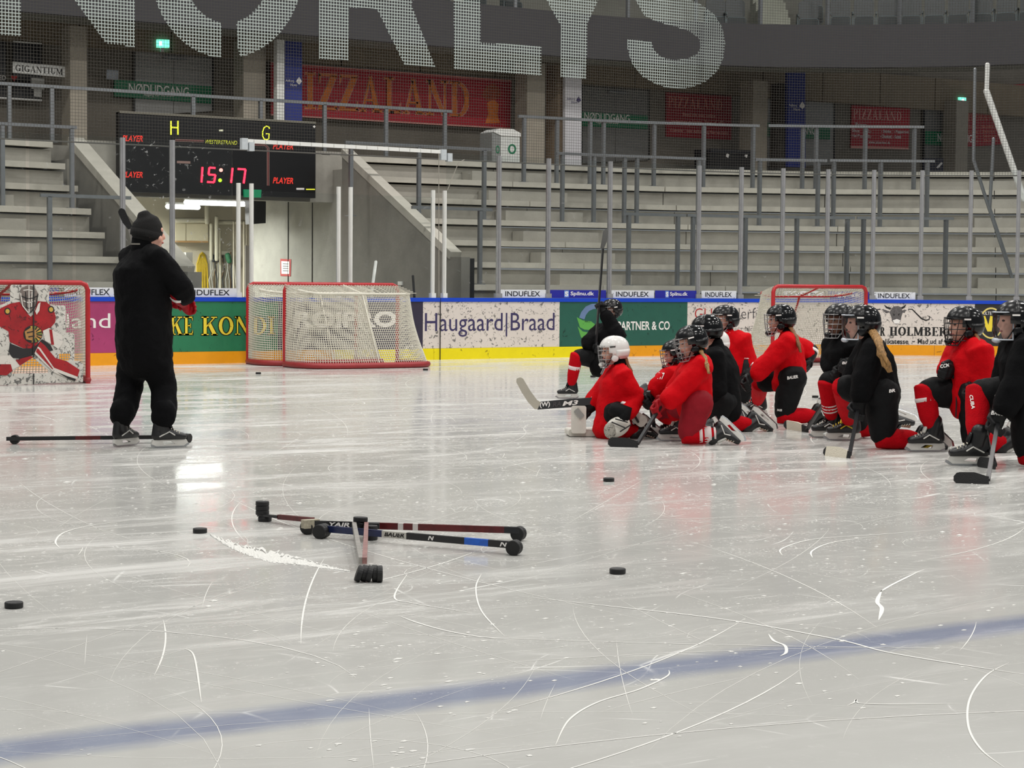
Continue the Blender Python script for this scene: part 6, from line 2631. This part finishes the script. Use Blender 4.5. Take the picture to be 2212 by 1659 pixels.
# ---- the far kneeling player with raised stick
K1 = person('far', 'kneeling player in black holding a stick upright near the green panel', (1228, 861), 205, (1321, 670), (1317, 699), (1311, 725), (1301, 775),
            {'L': [(1342, 736, -.12), (1298, 664, -.12), ((1303, 520, 0), (1289, 745, 0))], 'R': [(1268, 742, -.02), (1287, 752, -.12), ((1303, 520, 0), (1289, 745, 0))]},
            {'L': ('kneel', (1330, 850, .0), (1392, 846, .25), (1398, 858, .25)), 'R': ('plant', (1245, 770, -.08), (1226, 861), 190)},
            k=.94, jersey=jblk, halpha=218, hpitch=6, stripes={'R': [(.30, .12, swht)]})
stick('upright hockey stick with grey blade held by the far kneeling player', K1['hd']['R'] - (K1['hd']['L'] - K1['hd']['R']).normalized() * .05, K1['J'](1297, 536, -.17), K1['J'](1305, 494, -.17), mat('blade_grey', rgb(80, 80, 78), .5), shaft_k, bh=.06)

# ---- kneeling goalie
K2 = person('goalie', 'young goalie with white helmet and red jersey sitting in butterfly', (1310, 946), 184, (1326, 758), (1338, 788), (1334, 825), (1330, 893),
            {'L': [(1374, 862, -.12), (1338, 912, -.26), None], 'R': [(1285, 862, .14), (1258, 893, .12), None]},
            {'L': ('kneel', (1300, 930, -.06), (1385, 930, -.02), (1400, 944, -.02)), 'R': ('kneel', (1296, 925, .2), (1370, 925, .35), (1385, 938, .35))},
            thick=.8, k=.95, jersey=jred, hel=(helm_w, helm_w, cage_s, 'cage'), hs=1.0, hem=(1318, 922), bulk=1.12, hpitch=4,
            hair=(hair_br, [(1352, 775, -.02), (1362, 800, -.02), (1366, 830, -.04), (1366, 860, -.05)], .018))
pad_w = mat('pad_white', rgb(216, 212, 202), 0.55, var=0.06, vscale=10)
pad_g = mat('pad_grey', rgb(150, 150, 146), 0.55, var=0.1)


def slab(mbx, c, ex, ey, ez, sx, sy, sz):
    """Padded block with rounded edges."""
    r = min(sx, sy, sz) * .35
    pr = rrect(sx, sz, r)
    A_ = [c + ex * x + ez * z - ey * (sy / 2) for x, z in pr]
    mbx.poly([A_], ey * sy)


def pad_at(name, x0, x1, yb, zc, h, dz, dep, m_, par, yaw=0):
    a_ = atz(x0, yb, 0)
    b_ = atz(x1, yb, 0)
    e = (b_ - a_)
    L_ = e.length
    e.normalize()
    mbx = MB()
    n_ = ZV.cross(e)
    slab(mbx, (a_ + b_) / 2 + ZV * zc + n_ * dz, e, n_, ZV, L_, dep, h)
    return obj(name, mbx, m_, par)


B = K2['body']
pad_at('leg_pad', 1228, 1345, 944, .035, .06, .14, .26, pad_w, B)
pad_at('leg_pad', 1300, 1400, 936, .05, .10, .22, .2, pad_w, B)
mbx = MB()
slab(mbx, K2['J'](1250, 906, .06), _rt, ah, ZV, .13, .05, .24)
bl_ = obj('blocker', mbx, pad_w, B)
mbx = MB()
slab(mbx, K2['J'](1251, 893, .025), (_rt * .75 + ZV * .65).normalized(), ah, (ZV * .75 - _rt * .65).normalized(), .05, .02, .09)
obj('blocker_strap', mbx, pad_g, bl_)
mbx = MB()
mbx.ball(K2['J'](1334, 922, -.30), (.12, .06, .085), ((_rt * .85 + ZV * .5).normalized(), ah, (ZV * .85 - _rt * .5).normalized()), 14, 10)
tr = link('catching_glove', solid(mbx, .011, 2), pad_w, B)
mbx = MB()
mbx.ball(K2['J'](1318, 930, -.345), (.055, .02, .07), (_rt, ah, ZV), 12, 8)
obj('glove_pocket', mbx, mat('pocket_mesh', rgb(170, 166, 156), .7, specks=1.4, speck_scale=60), tr, True)
for x0, y0, x1, y1 in ((1322, 912, 1352, 925), (1330, 905, 1355, 912), (1340, 932, 1362, 918)):
    mbx = MB()
    mbx.tube([K2['J'](x0, y0, -.375), K2['J'](x1, y1, -.375)], .006, 5)
    obj('glove_seam', mbx, tblk, tr)
mbx = MB()
mbx.tube([K2['J'](1330, 886, -.26), K2['J'](1350, 892, -.27), K2['J'](1345, 908, -.29)], [.07, .075, .06], 10)
obj('arm_guard', mbx, pblk, B, True)
mbx = MB()
slab(mbx, K2['J'](1380, 905, -.02), (_rt * .8 - ZV * .6).normalized(), ah, (ZV * .8 + _rt * .6).normalized(), .13, .16, .10)
pk_ = obj('pad_roll', mbx, pad_w, B)
mbx = MB()
slab(mbx, K2['J'](1372, 900, -.11), (_rt * .5 - ZV * .85).normalized(), ah, (ZV * .5 + _rt * .85).normalized(), .12, .02, .02)
obj('pad_stripe', mbx, tblk, pk_)
mbx = MB()
slab(mbx, K2['J'](1306, 793, -.02), (_rt * .4 + ZV * .9).normalized(), ah, (_rt * .9 - ZV * .4).normalized(), .14, .12, .012)
obj('throat_guard', mbx, clear_mat('throat_plastic', (.8, .82, .84), 1.0, .3), B)
# goalie stick: blade up in the air, paddle, shaft
t = thing('goalie_stick', 'wide goalie stick with a grey blade pointing up left', 'goalie stick', K2['J'](1165, 885, .05))
gJ = K2['J']


def gpoly(name, pts, m_, dz, th):
    mbx = MB()
    mbx.poly([[gJ(x, y, dz) for x, y in pts]], ah * th)
    return obj(name, mbx, m_, t)


gpoly('blade', [(1115, 825), (1116, 818), (1124, 815), (1130, 818), (1146, 845), (1160, 864), (1168, 869), (1162, 884), (1155, 884), (1140, 868), (1126, 846)], mat('blade_taupe', rgb(176, 170, 156), .6, var=.06), .05, .03)
gpoly('paddle', [(1168, 868), (1230, 862), (1278, 859), (1278, 874), (1240, 879), (1161, 885)], mat('paddle_black', rgb(40, 42, 44), .5, var=.1), .05, .035)
gpoly('shaft', [(1278, 861), (1420, 853), (1420, 860), (1278, 870)], shaft_k, .07, .03)
lay('paddle_lettering', text_flat('(W)', .03), lambda u, v: gJ(1166 + 22 * u, 882 - 13 * v - 2.0 * u, .045), ink_white, t)
lay('paddle_lettering', text_flat('M3', .03, .2), lambda u, v: gJ(1215 + 34 * u, 877 - 10 * v - 3.0 * u, .045), ink_white, t)
lay('paddle_lettering', text_flat('RA', .01, .2), lambda u, v: gJ(1194 + 18 * u, 879 - 10 * v - 2.0 * u, .045), ink_grey, t)

# ---- small red player half hidden behind the front one
K3 = person('small', 'small kneeling player in red with number on the shoulder, half hidden', (1442, 947), 180, (1458, 764), (1455, 790), (1446, 815), (1448, 876),
            {'L': [(1418, 838, -.10), (1404, 866, -.16), ((1420, 830, 0), (1414, 944, -.1))], 'R': [(1420, 845, .25), (1400, 868, .22), None]},
            {'L': ('plant', (1436, 890, -.06), (1441, 946), 180), 'R': ('kneel', (1470, 935, .2), (1530, 930, .3), (1535, 944, .3))},
            k=.88, jersey=jred, pants=pred, gl=gblk, hpitch=8, hem=(1448, 888), stripes=None)
decal(K3['jersey'], '117', 1428, 812, 14, 15, 8, ink_white, K3['jersey'])
gstick('stick with white-taped blade resting on the ice beside the front red player', K3, 'L', (1416, 946), (1356, 942), up=.1, tape=(.35, .95, tape_w))

# ---- front red player
K4 = person('front', 'front kneeling player in red jersey and red pants with blond ponytail', (1520, 959), 190, (1493, 738), (1510, 768), (1500, 806), (1500, 870),
            {'L': [(1466, 846, -.16), (1424, 884, -.20), ((1455, 835, 0), (1375, 962, 0))], 'R': [(1455, 850, .22), (1428, 872, .20), None]},
            {'L': ('kneel', (1486, 944, -.10), (1555, 938, -.10), (1580, 962, -.12)), 'R': ('plant', (1458, 884, .22), (1456, 936, .25), 185)},
            k=1.0, jersey=jred, pants=pred, gl=gred, hpitch=14, htilt=0, hem=(1500, 882), hs=1.0, stripes={'L': [(.34, .10, swht), (.50, .22, swht), (.80, .06, swht)]},
            hair=(hair_m, [(1514, 758, -.05), (1522, 772, -.2), (1528, 790, -.27), (1531, 806, -.3)], .022), accent=hold_m)
gstick('black-bladed stick held by the front red player', K4, 'L', (1376, 967), (1312, 965), up=.14, blade_m=tape_k)
decal(K4['gloveL'], 'WARRIOR', 1432, 866, 26, 8, 10, ink_white, K4['gloveL'])
decal(K4['pants'], 'CCM', 1460, 911, 8, 4, 5, ink_white, K4['pants'])

# ---- black player behind
K5 = person('black_mid', 'kneeling player in black seen from behind between the red players', (1585, 932), 163, (1526, 714), (1548, 748), (1556, 800), (1562, 868),
            {'L': [(1546, 845, -.2), (1524, 880, -.05), None], 'R': [(1528, 840, .26), (1500, 870, .3), None]},
            {'L': ('kneel', (1548, 925, -.08), (1628, 915, .0), (1656, 941, .02)), 'R': ('plant', (1505, 880, .25), (1492, 928, .3), 180)},
            k=1.06, jersey=jblk, hpitch=4, hem=(1562, 895), bulk=1.05, accent=hold_m)
decal(K5['pants'], 'BAUER', 1536, 914, 16, 7, 3, ink_white, K5['pants'])

# ---- white helmet hidden further back
K6 = person('white_hidden', 'player with white helmet almost wholly hidden behind the black player', (1552, 918), 180, (1546, 742), (1553, 768), (1553, 800), (1556, 865),
            {'L': [(1545, 838, -.14), (1528, 862, -.1), None], 'R': [(1540, 838, .2), (1525, 862, .2), None]},
            {'L': ('kneel', (1545, 915, -.1), (1600, 912, -.05), (1610, 922, -.05)), 'R': ('kneel', (1540, 912, .2), (1595, 910, .2), (1605, 920, .2))},
            k=.92, jersey=jred, hel=(helm_w, helm_w, cage_s, 'cage'))

# ---- red player looking over the others
K7 = person('red_back', 'kneeling player in red facing the camera at the back of the group', (1580, 893), 222, (1566, 690), (1570, 716), (1578, 752), (1585, 832),
            {'L': [(1614, 775, -.06), (1612, 815, -.14), None], 'R': [(1546, 785, .04), (1540, 820, -.05), None]},
            {'L': ('kneel', (1590, 890, -.15), (1620, 885, .3), (1628, 895, .32)), 'R': ('plant', (1560, 840, -.1), (1552, 894, 0), 215)},
            k=1.08, jersey=jred, halpha=208, hpitch=0, hem=(1586, 848))

# ---- leaning red player with ponytail
K8 = person('red_lean', 'kneeling player in red with brown ponytail leaning in front of the goal', (1690, 915), 176, (1686, 690), (1701, 719), (1700, 752), (1710, 815),
            {'L': [(1648, 792, -.17), (1617, 828, -.22), None], 'R': [(1744, 758, .15), (1735, 790, .08), None]},
            {'L': ('kneel', (1692, 903, -.10), (1768, 897, -.08), (1788, 914, -.08)), 'R': ('plant', (1643, 826, .06), (1627, 899), 180)},
            k=1.06, jersey=jred, pants=pblk, hem=(1700, 828), hpitch=4, hair=(hair_br, [(1707, 706, -.05), (1720, 728, -.2), (1726, 745, -.27), (1729, 760, -.28)], .024))
decal(K8['gloveL'], 'BAUER', 1624, 816, 22, 8, 25, ink_white, K8['gloveL'])
decal(K8['pants'], 'BAUER', 1712, 815, 24, 7, -8, ink_white, K8['pants'])
decal(K8['pants'], 'BAUER', 1684, 886, 11, 5, 5, ink_white, K8['pants'])

# ---- black player with brown skin
K9 = person('black_left', 'kneeling player in black with caged helmet left of the blond ponytail', (1800, 948), 200, (1813, 692), (1820, 722), (1822, 758), (1834, 820),
            {'L': [(1848, 792, -.06), (1828, 792, -.26), ((1835, 775, 0), (1745, 930, 0))], 'R': [(1796, 785, .1), (1803, 806, -.1), None]},
            {'R': ('plant', (1788, 828, -.06), (1786, 946), 185), 'L': ('kneel', (1850, 935, .1), (1930, 915, .15), (1958, 925, .15))},
            k=1.06, jersey=jblk, skn=skin_b, halpha=212, hem=(1830, 832), stripes={'R': [(.52, .035, swht), (.60, .035, swht), (.68, .035, swht)]})
gstick('stick with white-taped blade between the leaning red and black players', K9, 'L', (1744, 934), (1690, 926), up=.1, tape=(.2, .85, tape_w))
decal(K9['gloveL'], 'BR', 1826, 784, 14, 6, 0, ink_white, K9['gloveL'])

# ---- black player with long blond ponytail
K10 = person('black_blond', 'kneeling player in black with clear visor and long blond ponytail', (1905, 968), 177, (1861, 698), (1880, 731), (1886, 775), (1900, 850),
             {'L': [(1869, 818, -.22), (1853, 888, -.22), ((1857, 860, 0), (1834, 984, 0))], 'R': [(1842, 815, .25), (1846, 855, .22), None]},
             {'R': ('plant', (1822, 836, .1), (1822, 952), 182), 'L': ('kneel', (1908, 956, -.10), (1996, 952, -.08), (2020, 974, -.08))},
             k=1.14, jersey=jblk, hel=(helm_k, helm_k2, cage_s, 'visor'), hem=(1898, 868), hs=.98, bulk=1.02,
             hair=(hair_m, [(1883, 714, -.08), (1897, 735, -.27), (1906, 765, -.37), (1915, 788, -.38), (1921, 802, -.36)], .04), accent=mat('lace_yellow', rgb(206, 180, 40), .6), lacec=mat('lace_yellow', rgb(206, 180, 40), .6))
gstick('stick with white-taped blade held by the player with the long ponytail', K10, 'L', (1834, 990), (1774, 984), up=.05, tape=(.08, .9, tape_w), sm=shaft_k)
decal(K10['pants'], 'BAUER', 1888, 942, 20, 8, 8, ink_white, K10['pants'])
decal(K10['pants'], 'BR', 1927, 844, 14, 7, -8, ink_white, K10['pants'])

# ---- red player second from the right
K11 = person('red_right', 'kneeling player in red with raised black glove, second from the right edge', (2008, 976), 190, (2083, 702), (2094, 732), (2097, 775), (2098, 848),
             {'L': [(2122, 815, -.16), (2100, 850, -.24), ((2118, 830, 0), (2146, 1008, 0))], 'R': [(2052, 798, .12), (2041, 800, -.06), None]},
             {'R': ('plant', (1998, 846, .0), (2000, 976), 186), 'L': ('kneel', (2105, 972, -.06), (2178, 958, -.02), (2200, 980, -.02))},
             k=1.16, jersey=jred, hel=(helm_k, helm_k2, cage_k, 'cage'), hem=(2094, 868), hs=.97, stripes={'R': [(.14, .10, swht)]}, accent=hold_m,
             hair=(hair_br, [(2105, 718, -.06), (2116, 738, -.2), (2122, 752, -.26)], .014))
gstick('black stick blade on the ice behind the rightmost player\'s stick', K11, 'L', (2148, 1014), (2106, 1008), up=.05)
decal(K11['gloveR'], 'CCM', 2041, 790, 20, 8, -10, ink_white, K11['gloveR'])
mb = MB()
mb.tube([K11['J'](2066, 850, -.1), K11['J'](2066, 875, -.12), K11['J'](2065, 900, -.12)], .006, 5)
obj('pants_lace', mb, tblk, K11['body'])

# ---- black player cut by the right edge
K12 = person('black_right', 'kneeling player in black cut off by the right picture edge', (2100, 1004), 180, (2193, 694), (2203, 724), (2208, 775), (2216, 855),
             {'L': [(2192, 838, -.24), (2155, 916, -.26), ((2165, 880, 0), (2133, 1038, 0))], 'R': [(2170, 830, .25), (2160, 880, .25), None]},
             {'R': ('plant', (2112, 850, .08), (2094, 1006), 182), 'L': ('kneel', (2222, 985, -.10), (2310, 985, -.08), (2330, 1005, -.08))},
             k=1.2, jersey=jblk, hel=(helm_k, helm_k2, cage_s, 'visor'), hem=(2214, 872), hs=.96, lacec=mat('lace_pale', rgb(214, 208, 190), .8))
gstick('black-bladed stick held by the rightmost player', K12, 'L', (2134, 1046), (2060, 1044), up=.06, blade_m=tape_k)
decal(K12['gloveL'], 'BAUER', 2158, 893, 34, 9, 6, ink_white, K12['gloveL'])
decal(K12['sockR'], 'CUBA', 2100, 868, 30, 8, 80, ink_white, K12['sockR'])

bpy.data.scenes.remove(WORK)
